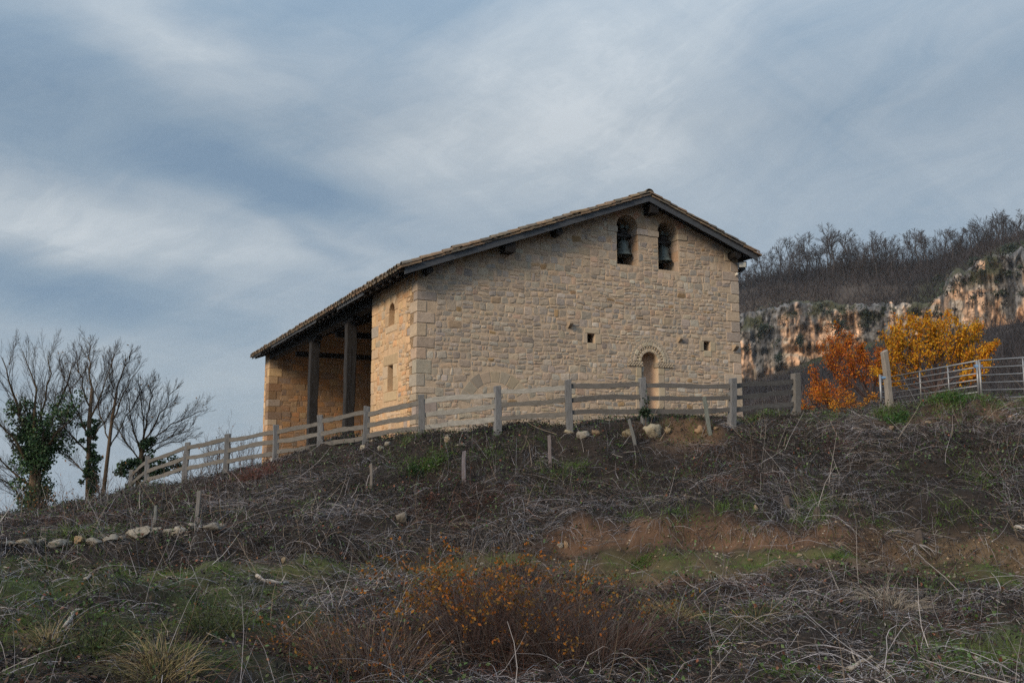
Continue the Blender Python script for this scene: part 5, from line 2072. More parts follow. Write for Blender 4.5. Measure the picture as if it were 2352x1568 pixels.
def build_far_wood():
    rng = np.random.default_rng(12)
    N = 82000
    c = rng.uniform(1640, 2560, N)
    r = np.sqrt(rng.uniform(70 ** 2, 345 ** 2, N))
    keep = ~((r > 250) & (r < 268))
    keep &= ~((c > 2180) & (r > 228) & (r < 270))
    c, r = c[keep], r[keep]
    az = np.arctan((c - CX) / FE)
    x, y = np.sin(az) * r, np.cos(az) * r
    den = fbm(x * 0.06, y * 0.06, 61, 4)
    k = rng.uniform(0, 1, len(x)) < np.clip((den - 0.28) * 4, 0.15, 1)
    x, y, r = x[k], y[k], r[k]
    n = len(x)
    roots = np.stack([x, y, HT(x, y) - 0.2], -1)
    d0 = unit(rng.normal(size=(n, 3)) * np.array([0.5, 0.5, 0.2]) + np.array([0, 0, 1.0]))
    L = rng.uniform(1.2, 4.6, n) * np.where(r > 296, 1.5, 1.0) * np.where((r > 225) & (r < 262), 0.6, 1.0) * (0.65 + 0.7 * vnoise(x * 0.08, y * 0.08, 5))
    bend = rng.normal(size=(n, 3)) * 0.18
    tint = vnoise(x * 0.045, y * 0.045, 91)[:, None]
    cols = (np.array([0.028, 0.029, 0.037]) * (1 - tint) + np.array([0.050, 0.041, 0.042]) * tint) * rng.uniform(0.55, 1.45, (n, 1))  # dark scrub tones, with a bluish haze tint put into the colour
    o = strands('far_wood', roots, d0, L, bend, 2, rng.uniform(0.06, 0.20, n) * (0.5 + r / 400), cols, M['twig'], None, rng)
    tag(o, 'leafless scrub and wood covering the slope under the cliff', 'wood', kind='stuff')
    # leafless trees standing on the rim, one by one
    protos = []
    for s in range(6):
        rg = np.random.default_rng(100 + s)
        hgt = 1.0
        out = {}
        P_ = dict(wob=0.08, up=(0.10, 0.09, 0.06), n=(13, 7, 5), ang=0.66, t0=0.22, rr=0.45, lr=0.50, rmin=0.0018)
        stem = np.array([[0, 0, 0], [0.01, 0, 0.2], [0.02 * rg.normal(), 0.02, 0.42], [0.04 * rg.normal(), 0.0, 0.62], [0.05 * rg.normal(), 0, 0.80], [0.06 * rg.normal(), 0, 0.93]])
        rad = np.array([0.021, 0.018, 0.015, 0.011, 0.007, 0.004])
        side_branches(rg, stem, rad, 0.86, 0, out, 3, P_)
        tm = MB()
        tm.tube(stem, rad, 6, (0.060, 0.054, 0.055))
        cm = MB()
        for lev, lst in out.items():
            for ps, rd in lst:
                cm.tube(ps, np.maximum(rd, (0.0042, 0.0026, 0.0020)[lev - 1]), 3, (0.058, 0.052, 0.056), cap=False)
        protos.append((tm.mesh('trunk', True), cm.mesh('crown', True)))
    rt = random.Random(77)
    xs = []
    x_ = 1702.0
    while x_ < 2420:
        xs.append(x_)
        x_ += rt.choice((rt.uniform(5, 10), rt.uniform(8, 18)))
    for i, px in enumerate(xs):
        r = 312 + rt.uniform(-16, 14)
        if px > 2180:
            r = 300 + rt.uniform(-10, 12)
        a = math.atan((px - CX) / FE)
        x, y = math.sin(a) * r, math.cos(a) * r
        h = rt.uniform(8.5, 14.0) * (0.72 if px < 1800 else 1.0) * (0.8 if px > 2180 else 1.0) * rt.choice((1, 1, 0.85, 0.65))
        e = empty('rim_tree', (x, y, H1(x, y) - 0.8), rt.uniform(0, 6.28))
        e.scale = (h * rt.uniform(0.95, 1.3), h * rt.uniform(0.95, 1.3), h)
        tag(e, 'leafless tree on the cliff rim, %s tree counted from the chapel' % ORD[i], 'tree', 'leafless trees along the cliff rim')
        tm, cm = protos[i % 6]
        for nm, me, mt in (('trunk', tm, M['twig']), ('crown', cm, M['twig'])):
            link(nm, me, e, mt)
    # evergreen shrubs on the cliff and its ledges
    ev = [(1752, 752, 258, 16, 'dark evergreen shrub growing out of the cliff face near the chapel'), (1836, 778, 252, 15, 'green conifer shrub at the foot of the cliff'), (1788, 820, 240, 15, 'rounded green shrub below the cliff, beside the chapel'),
          (1925, 748, 205, 24, 'tall dark fir standing before the middle of the cliff'), (1820, 668, 300, 16, 'dark evergreen on the ledge above the cream rock'), (1905, 662, 300, 18, 'dark evergreen in the middle of the wooded ledge'),
          (1965, 660, 300, 22, 'broad dark evergreen patch above the middle cliff'), (2040, 660, 290, 22, 'dark evergreen left of the grey cliff notch'), (2110, 655, 285, 20, 'dark evergreen above the grey cliff notch'),
          (2160, 640, 282, 20, 'dark evergreen against the bulging cliff'), (2238, 602, 250, 18, 'dark evergreen on the rim of the bulging cliff'), (2320, 566, 250, 16, 'low evergreen on the rim near the right edge')]
    rg = np.random.default_rng(55)
    for px, py, r, rad, lab in ev:
        c0 = at(px, py, r)
        R_ = rad * r / FE
        base = (c0[0], c0[1], c0[2] - R_)
        n = 520
        tall = 1.5 if 'fir' in lab or 'conifer' in lab else 0.85
        e = empty('evergreen_shrub', base)
        tag(e, lab, 'shrub', 'evergreens on the cliff')
        cl = unit(rg.normal(size=(16, 3))) * rg.uniform(0.2, 0.8, (16, 1)) * R_ * np.array([1, 1, tall])
        if tall > 1:
            cl[:, :2] *= np.clip(1.1 - (cl[:, 2:3] + R_) / (2.6 * R_), 0.1, 1)
        pos = cl[rg.integers(0, 16, n)] + rg.normal(size=(n, 3)) * R_ * 0.20 + np.array([0, 0, R_ * 0.9])
        m = MB()
        m.tube([(0, 0, -0.6 * R_), (0, 0, R_ * 0.9)], [0.08 * R_, 0.04 * R_], 5, (0.05, 0.045, 0.04))
        m.build('trunk', M['twig'], e)
        leaf_mesh('crown', pos, rg.uniform(0.10, 0.24, n) * R_, np.array([[0.020, 0.034, 0.022]]) * rg.uniform(0.5, 1.6, (n, 1)), M['ivy'], e, rg, 0.2, 0.8)


build_far_wood()


def build_ledge_plants():
    g = np.random.default_rng(9)
    who = np.repeat(np.arange(len(CLIFF_PTS)), g.integers(10, 60, len(CLIFF_PTS)))
    n = len(who)
    size = g.uniform(0.35, 1.1, len(CLIFF_PTS))[who]
    p = CLIFF_PTS[who] + g.normal(size=(n, 3)) * size[:, None] * np.array([0.8, 0.5, 0.5]) - np.array([0.2, 0.6, 0.0])
    c = np.where((g.uniform(0, 1, len(CLIFF_PTS)) < 0.6)[who][:, None], np.array([0.030, 0.042, 0.024]), np.array([0.052, 0.042, 0.038])) * g.uniform(0.5, 1.5, (n, 1))
    o = leaf_mesh('ledge_plants', p, g.uniform(0.25, 0.7, n), c, M['ivy'], None, g, 0.2, 0.6)
    tag(o, 'small dark plants rooted in the cracks and ledges of the cliff', 'plants', kind='stuff')


build_ledge_plants()

# ---------------------------------------------------------------- undergrowth of the slope
def sample_slope(rng, n, rmin=7.6, rmax=31.0, c0=-260, c1=2610):
    c = rng.uniform(c0, c1, n)
    r = np.sqrt(rng.uniform(rmin ** 2, rmax ** 2, n))
    az = np.arctan((c - CX) / FE)
    x, y = np.sin(az) * r, np.cos(az) * r
    return x, y, c, lookup(TAU, x, y)


def downhill(x, y):
    e = 0.25
    gx = (HT(x + e, y) - HT(x - e, y)) / (2 * e)
    gy = (HT(x, y + e) - HT(x, y - e)) / (2 * e)
    g = np.stack([-gx, -gy], -1)
    return g / (np.linalg.norm(g, axis=1)[:, None] + 1e-6)


def blobs(x, y, lst):
    """soft patches on the ground, each centred where the photograph shows it: (px, py, radius in metres, weight)"""
    w = np.zeros(len(x))
    for px, py, rad, wt in lst:
        g = gp(px, py)
        d2 = ((x - g[0]) ** 2 + (y - g[1]) ** 2) / rad ** 2
        w = np.maximum(w, wt * np.exp(-d2 * 1.2))
    return w


GREEN = [(940, 1018, 0.5, 0.9), (1000, 1052, 0.45, 1), (1005, 1068, 0.5, 0.7), (960, 1075, 0.6, 0.7), (1120, 1040, 0.5, 0.7), (1265, 1030, 0.5, 0.6), (1190, 1010, 0.5, 0.5), (1560, 975, 0.8, 0.6), (1740, 968, 0.8, 0.8), (1900, 958, 0.6, 0.7),
         (2200, 920, 1.0, 1), (2150, 925, 0.8, 1), (2260, 925, 0.6, 0.8), (2045, 955, 0.5, 0.9), (2060, 968, 0.4, 0.8), (2380, 925, 0.8, 0.7), (1330, 1075, 0.7, 0.7), (1270, 1090, 0.5, 0.7), (1480, 1110, 0.5, 0.6), (1590, 1095, 0.5, 0.5),
         (1480, 1175, 0.5, 0.7), (1560, 1190, 0.5, 0.7), (1660, 1180, 0.6, 0.8), (1700, 1195, 0.6, 0.7), (1880, 1160, 0.5, 0.9), (1900, 1185, 0.6, 1), (1960, 1195, 0.6, 0.9), (1850, 1205, 0.5, 0.8), (2010, 1185, 0.6, 0.7), (1840, 1130, 0.5, 0.7),
         (2180, 1180, 0.6, 0.5), (2240, 1200, 0.6, 0.5), (1480, 1290, 0.35, 1), (1925, 1276, 0.25, 1), (1860, 1274, 0.3, 0.7), (2130, 1295, 0.4, 0.7), (2290, 1320, 0.6, 0.8), (230, 1225, 0.5, 0.7), (160, 1238, 0.6, 0.8), (265, 1305, 0.35, 0.9),
         (130, 1330, 0.5, 0.5), (130, 1400, 0.6, 0.8), (250, 1420, 0.6, 0.8), (60, 1430, 0.7, 0.7), (200, 1470, 0.6, 0.6), (330, 1390, 0.5, 0.6), (420, 1355, 0.4, 0.8), (560, 1350, 0.4, 0.8), (700, 1385, 0.5, 0.4), (2240, 1510, 0.7, 1),
         (2320, 1520, 0.7, 1), (2180, 1540, 0.6, 0.9), (1820, 1560, 0.5, 1), (1640, 1420, 0.45, 0.8), (1660, 1395, 0.4, 0.7), (1680, 1470, 0.4, 0.6), (2190, 1370, 0.4, 0.8), (2150, 1350, 0.4, 0.7), (870, 1285, 0.3, 0.7), (1020, 1300, 0.5, 0.8), (960, 1345, 0.4, 0.7),
         (900, 1375, 0.4, 0.7), (1560, 1385, 0.3, 0.6), (720, 1155, 0.5, 0.5), (540, 1185, 0.5, 0.4), (380, 1190, 0.4, 0.5), (2060, 1090, 0.5, 0.5), (2250, 1090, 0.7, 0.5), (1240, 1130, 0.4, 0.6)]
RUSSET = [(1060, 1165, 0.75, 1.0), (1000, 1150, 0.5, 0.9), (1130, 1150, 0.6, 0.8), (610, 1085, 0.6, 0.9), (560, 1105, 0.8, 0.7), (480, 1120, 0.9, 0.6), (420, 1150, 0.8, 0.6), (700, 1070, 0.7, 0.6), (800, 1060, 0.7, 0.5), (340, 1165, 0.8, 0.6),
          (150, 1195, 1.2, 0.6), (1720, 1050, 0.6, 0.5), (1890, 1020, 0.6, 0.6), (1700, 1090, 0.6, 0.6), (2130, 1460, 0.5, 0.7), (2230, 1430, 0.4, 0.6), (1180, 1500, 0.9, 0.9), (1330, 1500, 0.8, 0.9), (850, 1480, 0.9, 0.7), (1500, 1480, 0.6, 0.5),
          (1700, 1350, 0.5, 0.4), (380, 1525, 0.6, 0.6), (300, 1500, 0.5, 0.5), (700, 1530, 0.6, 0.5), (980, 1190, 0.5, 0.6), (1600, 1060, 0.8, 0.4)]
BARE = [(1620, 1010, 0.5, 0.7), (1560, 1012, 0.4, 0.7), (2080, 960, 0.7, 0.8), (2180, 965, 0.6, 0.6), (2300, 945, 0.5, 0.7), (1570, 1315, 0.8, 1), (1450, 1310, 0.6, 0.9), (1700, 1300, 0.7, 0.9), (1800, 1290, 0.7, 0.8),
        (1400, 1330, 0.5, 0.7), (2270, 1520, 0.8, 0.8), (1980, 1545, 0.4, 0.7), (500, 1300, 0.8, 0.6), (300, 1295, 0.7, 0.5), (650, 1300, 0.5, 0.5), (420, 1310, 0.7, 0.4), (2200, 1300, 0.8, 0.7), (960, 1310, 0.6, 0.7)]


PALE = [(760, 1180, 1.0, 1), (860, 1195, 0.9, 1), (1390, 1170, 0.9, 1), (1250, 1230, 0.7, 1), (1500, 1150, 0.9, 0.9), (600, 1165, 0.9, 0.8), (1900, 1420, 0.8, 1), (2060, 1400, 0.8, 1), (2250, 1380, 0.9, 1), (90, 1340, 0.9, 1), (1740, 1360, 0.7, 0.9), (1850, 1110, 1.0, 0.8), (1650, 1120, 0.8, 0.8),
        (2100, 1150, 0.9, 0.8), (2300, 1160, 0.9, 0.9), (1620, 1050, 0.8, 0.7), (470, 1250, 0.8, 0.8), (700, 1260, 0.8, 0.8), (520, 1385, 0.7, 0.8), (760, 1420, 0.8, 0.7), (1780, 1500, 0.9, 0.9), (2050, 1500, 0.7, 0.8), (960, 1235, 0.6, 0.9), (300, 1450, 0.7, 0.5)]
GLOOM = [(1310, 1085, 0.9, 1), (1240, 1115, 0.7, 1), (1450, 1080, 0.9, 1), (1560, 1070, 0.8, 0.9), (2200, 1040, 1.1, 1), (2330, 1060, 1.0, 1), (2080, 1060, 0.9, 0.8), (720, 1060, 0.9, 0.9), (860, 1085, 0.9, 0.9), (960, 1100, 0.8, 0.9), (1130, 1070, 0.8, 0.8), (1100, 1160, 0.9, 0.9), (1760, 1050, 0.8, 0.8),
         (1000, 1260, 0.6, 0.7), (560, 1270, 0.7, 0.9), (420, 1265, 0.7, 0.9), (760, 1275, 0.6, 0.7), (1690, 1430, 0.8, 1), (1830, 1325, 0.6, 0.9), (2180, 1350, 0.7, 1), (2330, 1420, 0.7, 0.8), (620, 1450, 0.9, 0.8), (230, 1490, 0.8, 0.7), (1560, 1540, 0.9, 1), (700, 1560, 0.9, 0.9), (60, 1540, 0.8, 0.7), (1950, 1180, 0.6, 0.5)]


def drift(x, y):
    """1 where pale matted grass lies, 0 where dark brambles and weeds stand"""
    v = seg(0.40, 0.58, fbm(x * 0.55, y * 0.55, 201, 3))
    p, g = blobs(x, y, PALE), blobs(x, y, GLOOM)
    return np.clip(v * (1 - g) * (1 - p) + p * (1 - 0.5 * g) , 0, 1)


def zone(c, tau):
    """how thickly dry growth covers each strip of the slope"""
    w = np.ones(len(c))
    path = seg(3.95, 4.15, tau) * (1 - seg(4.75, 5.0, tau))
    bank = seg(4.85, 5.05, tau) * (1 - seg(5.5, 5.85, tau))
    w -= path * (1.0 - 0.2 * (c < 900))
    w -= bank * seg(1200, 1330, c) * (0.95 - 0.45 * seg(1750, 1950, c))
    low = seg(2.0, 2.3, tau) * (1 - seg(3.7, 4.0, tau))
    w -= low * (1 - seg(650, 900, c)) * 0.50
    w -= seg(8.05, 8.3, tau) * 0.85
    w -= seg(5.9, 6.1, tau) * (1 - seg(6.1, 6.5, tau)) * seg(1200, 1330, c) * 0.25
    return np.clip(w, 0, 1)


GREY, TAN, DARK, RUS = np.array([0.240, 0.238, 0.270]), np.array([0.23, 0.188, 0.152]), np.array([0.021, 0.019, 0.022]), np.array([0.110, 0.050, 0.036])


def dry_cols(rng, x, y, n, bright=1.0):
    rus = blobs(x, y, RUSSET)
    mixn = vnoise(x * 0.9, y * 0.9, 71)
    u = rng.uniform(0, 1, n)
    base = np.where((u < 0.30 + 0.3 * (mixn - 0.5))[:, None], GREY, np.where((u < 0.43)[:, None], TAN, DARK))
    isr = rng.uniform(0, 1, n) < rus * 0.9
    base = np.where(isr[:, None], RUS * (0.7 + 0.6 * rng.uniform(0, 1, (n, 1))), base)
    return base * rng.uniform(0.55, 1.35, (n, 1)) * bright


def build_undergrowth():
    rng = np.random.default_rng(30)

    def thin(x, y, c, tau, w):
        k = rng.uniform(0, 1, len(x)) < w
        return x[k], y[k], c[k], tau[k]

    # --- dead grass: tufts fallen over and combed down the slope, heaped on one another
    x, y, c, tau = sample_slope(rng, 27000)
    clump = fbm(x * 0.9, y * 0.9, 81, 3)
    w = zone(c, tau) * np.clip((clump - 0.30) * 5.0, 0.16, 1) * (1 - 0.9 * blobs(x, y, BARE)) * (1 - 0.75 * blobs(x, y, GREEN))
    x, y, c, tau = thin(x, y, c, tau, w * (0.55 + 0.45 * drift(x, y)))
    nc = len(x)
    dr = drift(x, y)
    dh = downhill(x, y)
    ang0 = (fbm(x * 0.35, y * 0.35, 83, 2) - 0.5) * 5.5 + rng.normal(size=nc) * 0.55
    up0 = rng.uniform(0.3, 1.5, nc)
    L0 = rng.uniform(0.18, 0.52, nc) * np.where(tau > 7.5, 0.6, 1.0)
    tone = rng.uniform(0.25, 1.0, nc) ** 1.2 * (0.62 + 1.2 * dr)
    k = np.repeat(np.arange(nc), rng.integers(8, 34, nc))
    n = len(k)
    off = rng.normal(size=(n, 2)) * 0.085
    xs, ys = x[k] + off[:, 0], y[k] + off[:, 1]
    ang = ang0[k] + rng.normal(size=n) * 0.30
    ca, sa = np.cos(ang), np.sin(ang)
    d_ = dh[k]
    hd = np.stack([d_[:, 0] * ca - d_[:, 1] * sa, d_[:, 0] * sa + d_[:, 1] * ca], -1)
    up = np.clip(up0[k] + rng.normal(size=n) * 0.22, 0.05, 1.6)
    d0 = unit(np.concatenate([hd * 0.8, up[:, None]], 1) + rng.normal(size=(n, 3)) * 0.10)
    L = L0[k] * rng.uniform(0.55, 1.2, n)
    bend = np.concatenate([hd * 0.35, -(0.30 + 0.80 * up)[:, None]], 1) + rng.normal(size=(n, 3)) * 0.13
    roots = np.stack([xs, ys, HT(xs, ys) - 0.01], -1)
    cc = dry_cols(rng, xs, ys, n) * tone[k][:, None]
    o = strands('dry_grass', roots, d0, L, bend, 3, rng.uniform(0.0028, 0.0072, n), cc, M['straw'], 0.006, rng, wob=0.25)
    tag(o, 'flattened grey dead grass matted over the whole slope', 'grass', kind='stuff')

    # --- standing dead stalks and thin stems
    x, y, c, tau = sample_slope(rng, 40000)
    cl2 = fbm(x * 0.8, y * 0.8, 85, 3)
    w = zone(c, tau) * np.clip((cl2 - 0.46) * 7, 0.05, 1) * (1 - 0.9 * blobs(x, y, BARE))
    w = np.maximum(w * 0.62, zone(c, tau) * blobs(x, y, RUSSET) * 0.9)
    w = np.maximum(w, 0.8 * seg(7.6, 7.8, tau) * (1 - seg(8.0, 8.12, tau)) * np.clip((cl2 - 0.40) * 6, 0.1, 1))
    x, y, c, tau = thin(x, y, c, tau, w)
    n = len(x)
    d0 = unit(rng.normal(size=(n, 3)) * np.array([0.34, 0.34, 0.1]) + np.array([0, 0, 1.0]))
    L = rng.uniform(0.2, 0.75, n) * (0.6 + 0.8 * vnoise(x, y, 7)) * np.where(tau > 7.6, 0.55, 1.0)
    bend = rng.normal(size=(n, 3)) * 0.22 - np.array([0, 0, 0.12])
    o = strands('dead_stalks', np.stack([x, y, HT(x, y) - 0.02], -1), d0, L, bend, 4, rng.uniform(0.003, 0.0075, n), dry_cols(rng, x, y, n, 1.0), M['straw'], 0.0, rng, wob=0.25)
    tag(o, 'thin dead stalks standing up out of the matted grass', 'stalks', kind='stuff')

    # --- bramble canes arching over one another
    x, y, c, tau = sample_slope(rng, 66000)
    cl3 = fbm(x * 0.7, y * 0.7, 87, 3)
    w = zone(c, tau) * np.clip((cl3 - 0.42) * 6, 0.22, 1) * 0.75 * (1 - blobs(x, y, BARE)) * (1 - seg(7.7, 7.95, tau))
    x, y, c, tau = thin(x, y, c, tau, w)
    n = len(x)
    a = rng.uniform(0, 6.28, n)
    h = np.stack([np.cos(a), np.sin(a)], -1)
    d0 = unit(np.concatenate([h * rng.uniform(0.3, 0.9, (n, 1)), rng.uniform(0.5, 1.1, (n, 1))], 1))
    L = rng.uniform(0.3, 1.0, n) * np.where(tau > 7.0, 0.6, 1.0)
    bend = np.concatenate([h * 0.3, -rng.uniform(0.6, 1.05, (n, 1))], 1) + rng.normal(size=(n, 3)) * 0.12
    cc = np.where((rng.uniform(0, 1, n) < 0.15 + 0.4 * drift(x, y))[:, None], np.array([0.245, 0.240, 0.265]), np.where((rng.uniform(0, 1, n) < 0.5)[:, None], np.array([0.080, 0.051, 0.045]), np.array([0.045, 0.037, 0.038]))) * rng.uniform(0.6, 1.4, (n, 1))
    o = strands('bramble_canes', np.stack([x, y, HT(x, y) - 0.02], -1), d0, L, bend, 6, rng.uniform(0.0035, 0.008, n), cc, M['straw'], 0.01, rng, tip=0.5, wob=0.28)
    tag(o, 'tangle of grey and purple brown bramble canes arching over the slope', 'brambles', kind='stuff')

    # --- long pale sticks and broken stems leaning every way
    x, y, c, tau = sample_slope(rng, 4200)
    w = zone(c, tau) * np.clip((fbm(x * 0.6, y * 0.6, 88, 3) - 0.40) * 5, 0.1, 1) * (1 - blobs(x, y, BARE)) * np.where(tau > 7.4, 0.25, 0.75)
    x, y, c, tau = thin(x, y, c, tau, w)
    n = len(x)
    a = rng.uniform(0, 6.28, n)
    lean = rng.uniform(0.1, 1.35, n)
    d0 = np.stack([np.cos(a) * np.sin(lean), np.sin(a) * np.sin(lean), np.cos(lean)], -1)
    L = rng.uniform(0.25, 0.95, n)
    cc = np.where((rng.uniform(0, 1, n) < 0.6)[:, None], np.array([0.30, 0.29, 0.30]), np.array([0.23, 0.19, 0.15])) * rng.uniform(0.6, 1.25, (n, 1))
    o = strands('dry_sticks', np.stack([x, y, HT(x, y) + rng.uniform(-0.02, 0.12, n)], -1), d0, L, rng.normal(size=(n, 3)) * 0.10, 3, rng.uniform(0.005, 0.011, n), cc, M['straw'], 0.02, rng, tip=0.4, wob=0.22)
    tag(o, 'long pale broken sticks leaning every way in the dead growth', 'sticks', kind='stuff')
    # --- roots and stems hanging over the lip of the earth bank
    n = 1500
    c = rng.uniform(-50, 2450, n)
    ci = np.clip(((c - CG[0]) / (CG[1] - CG[0])).astype(int), 0, len(CG) - 1)
    tl = rng.uniform(5.55, 6.15, n)
    r = np.array([np.interp(t_, TAU[i_], RG) for t_, i_ in zip(tl, ci)])
    az = np.arctan((c - CX) / FE)
    x, y = np.sin(az) * r, np.cos(az) * r
    k = rng.uniform(0, 1, n) < np.clip((vnoise(x * 1.2, y * 1.2, 99) - 0.3) * 3, 0.05, 1)
    x, y, n = x[k], y[k], int(k.sum())
    dh = downhill(x, y)
    d0 = unit(np.concatenate([dh * 0.9, rng.uniform(-0.2, 0.5, (n, 1))], 1) + rng.normal(size=(n, 3)) * 0.35)
    cc = np.where((rng.uniform(0, 1, n) < 0.5)[:, None], np.array([0.19, 0.178, 0.178]), np.array([0.045, 0.034, 0.030])) * rng.uniform(0.5, 1.3, (n, 1))
    o = strands('hanging_roots', np.stack([x, y, HT(x, y) + 0.01], -1), d0, rng.uniform(0.15, 0.5, n), np.concatenate([dh * 0.1, -rng.uniform(0.5, 1.1, (n, 1))], 1) + rng.normal(size=(n, 3)) * 0.15, 5, rng.uniform(0.004, 0.010, n), cc, M['straw'], 0.012, rng, tip=0.4)
    tag(o, 'roots and dead stems hanging over the lip of the earth bank', 'roots', kind='stuff')

    # --- chips, twigs and bleached bits lying about
    x, y, c, tau = sample_slope(rng, 30000)
    w = (0.25 + 0.75 * np.clip((fbm(x * 0.6, y * 0.6, 89, 3) - 0.45) * 6, 0, 1)) * (1 - seg(7.6, 8.1, tau)) * (1 - 0.5 * blobs(x, y, BARE))
    w = np.maximum(w * 0.55, blobs(x, y, [(1000, 1215, 0.7, 1), (560, 1330, 0.8, 1), (640, 1345, 0.7, 1), (900, 1350, 0.6, 0.9), (2120, 1540, 0.8, 1), (1900, 1530, 0.8, 0.8), (330, 1290, 0.8, 0.6)]))
    x, y, c, tau = thin(x, y, c, tau, w)
    n = len(x)
    a = rng.uniform(0, 6.28, n)
    d0 = unit(np.stack([np.cos(a), np.sin(a), rng.normal(size=n) * 0.22], -1))
    L = rng.uniform(0.04, 0.24, n)
    cc = np.where((rng.uniform(0, 1, n) < 0.4)[:, None], np.array([0.25, 0.238, 0.23]), np.array([0.12, 0.11, 0.108])) * rng.uniform(0.5, 1.25, (n, 1))
    o = strands('twig_litter', np.stack([x, y, HT(x, y) + rng.uniform(0, 0.05, n)], -1), d0, L, rng.normal(size=(n, 3)) * 0.15, 2, rng.uniform(0.005, 0.014, n), cc, M['straw'], 0.008, rng, tip=0.7)
    tag(o, 'bleached twigs and wood chips littering the ground', 'twigs', kind='stuff')

    # --- living grass
    x, y, c, tau = sample_slope(rng, 520000)
    nz = fbm(x * 0.8, y * 0.8, 51, 4)
    path = seg(4.0, 4.2, tau) * (1 - seg(4.8, 5.0, tau))
    lowl = seg(2.0, 2.3, tau) * (1 - seg(3.9, 4.2, tau)) * (1 - seg(700, 950, c))
    w = np.maximum(blobs(x, y, GREEN) ** 1.3, path * np.clip((nz - 0.42) * 4, 0, 0.55))
    w = np.maximum(w, lowl * np.clip((nz - 0.43) * 4, 0, 0.5))
    w = np.maximum(w, 0.05 * zone(c, tau))
    w = w * 1.4 * np.clip((fbm(x * 3, y * 3, 93, 2) - 0.33) * 4, 0.05, 1)
    x, y, c, tau = thin(x, y, c, tau, w)
    n = len(x)
    d0 = unit(rng.normal(size=(n, 3)) * np.array([0.5, 0.5, 0.15]) + np.array([0, 0, 0.9]))
    L = rng.uniform(0.03, 0.11, n) * (1 + 1.6 * blobs(x, y, GREEN) * (tau > 5.8) + 0.5 * blobs(x, y, GREEN)) * np.where(path[0:1].repeat(n) > 2, 1, 1)
    cc = np.array([0.080, 0.155, 0.034]) * rng.uniform(0.5, 1.5, (n, 1)) + np.array([0.05, 0.03, 0.0]) * rng.uniform(0, 1, (n, 1)) ** 2
    o = strands('green_grass', np.stack([x, y, HT(x, y) - 0.005], -1), d0, L, rng.normal(size=(n, 3)) * 0.3 - np.array([0, 0, 0.2]), 2, rng.uniform(0.004, 0.010, n), cc, M['leaf'], 0.0, rng)
    tag(o, 'short green grass and moss growing in patches between the dead growth', 'grass', kind='stuff')

    # --- low leafy weeds, bramble leaves
    x, y, c, tau = sample_slope(rng, 170000)
    nz = fbm(x * 1.4, y * 1.4, 95, 3)
    w = np.maximum(blobs(x, y, GREEN) * 0.55, blobs(x, y, [(1310, 1085, 0.8, 1), (1240, 1120, 0.6, 0.8), (1420, 1085, 0.7, 0.7), (1560, 1060, 0.7, 0.7), (2200, 1040, 1.0, 0.8), (2330, 1060, 0.9, 0.8), (2080, 1070, 0.8, 0.6), (2280, 1110, 0.7, 0.6),
                                                            (1900, 1060, 0.7, 0.4), (2200, 1250, 0.5, 0.7), (2300, 1255, 0.5, 0.7), (560, 1200, 0.6, 0.5), (760, 1230, 0.6, 0.5), (1690, 1430, 0.5, 0.8), (480, 1420, 0.7, 0.6), (230, 1480, 0.7, 0.6), (600, 1470, 0.8, 0.5)]))
    w = np.maximum(w, 0.06 + 0.34 * (1 - drift(x, y))) * np.clip((nz - 0.36) * 6, 0.03, 1) * np.clip(zone(c, tau) + 0.3, 0, 1)
    x, y, c, tau = thin(x, y, c, tau, w)
    n = len(x)
    z = HT(x, y) + rng.uniform(0.01, 0.16, n)
    cc = np.array([0.052, 0.098, 0.028]) * rng.uniform(0.3, 1.6, (n, 1))
    red = rng.uniform(0, 1, n) < 0.12
    cc[red] = np.array([0.16, 0.06, 0.035]) * rng.uniform(0.5, 1.3, (red.sum(), 1))
    o = leaf_mesh('weeds', np.stack([x, y, z], -1), rng.uniform(0.025, 0.065, n), cc, M['ivy'], None, rng, 0.1, 0.7)
    tag(o, 'low dark green leafy weeds and bramble leaves', 'weeds', kind='stuff')

    # --- dark dead leaves and broken stuff filling the hollows of the brush
    x, y, c, tau = sample_slope(rng, 330000)
    w = zone(c, tau) * np.clip((fbm(x * 1.2, y * 1.2, 97, 3) - 0.30) * 4, 0.1, 1) * (1 - blobs(x, y, BARE)) * (0.25 + 0.55 * (1 - drift(x, y)))
    x, y, c, tau = thin(x, y, c, tau, w)
    n = len(x)
    u = rng.uniform(0, 1, (n, 1))
    cc = np.where(u < 0.45, np.array([0.032, 0.027, 0.028]), np.where(u < 0.75, np.array([0.055, 0.040, 0.034]), np.where(u < 0.9, np.array([0.030, 0.044, 0.018]), np.array([0.10, 0.085, 0.08])))) * rng.uniform(0.5, 1.5, (n, 1))
    hgt = 0.04 + 0.22 * fbm(x * 1.5, y * 1.5, 98, 2)
    o = leaf_mesh('dead_foliage', np.stack([x, y, HT(x, y) + rng.uniform(0, 1, n) ** 1.5 * hgt], -1), rng.uniform(0.025, 0.085, n), cc, M['twig'], None, rng, 0.1, 0.4)
    tag(o, 'dark dead leaves and broken stems filling the hollows of the brush', 'foliage', kind='stuff')

    # --- fallen leaves
    x, y, c, tau = sample_slope(rng, 7000, c1=1500)
    w = np.clip(1.1 - (c + 100) / 1500, 0.05, 1) * (tau < 7.5)
    x, y, c, tau = thin(x, y, c, tau, w)
    n = len(x)
    o = leaf_mesh('fallen_leaves', np.stack([x, y, HT(x, y) + rng.uniform(0.005, 0.05, n)], -1), rng.uniform(0.02, 0.05, n), np.array([[0.26, 0.12, 0.055]]) * rng.uniform(0.5, 1.4, (n, 1)), M['leaf'], None, rng, 0.0, 0.7)
    tag(o, 'small brown orange fallen leaves scattered on the left of the slope', 'leaves', kind='stuff')


build_undergrowth()


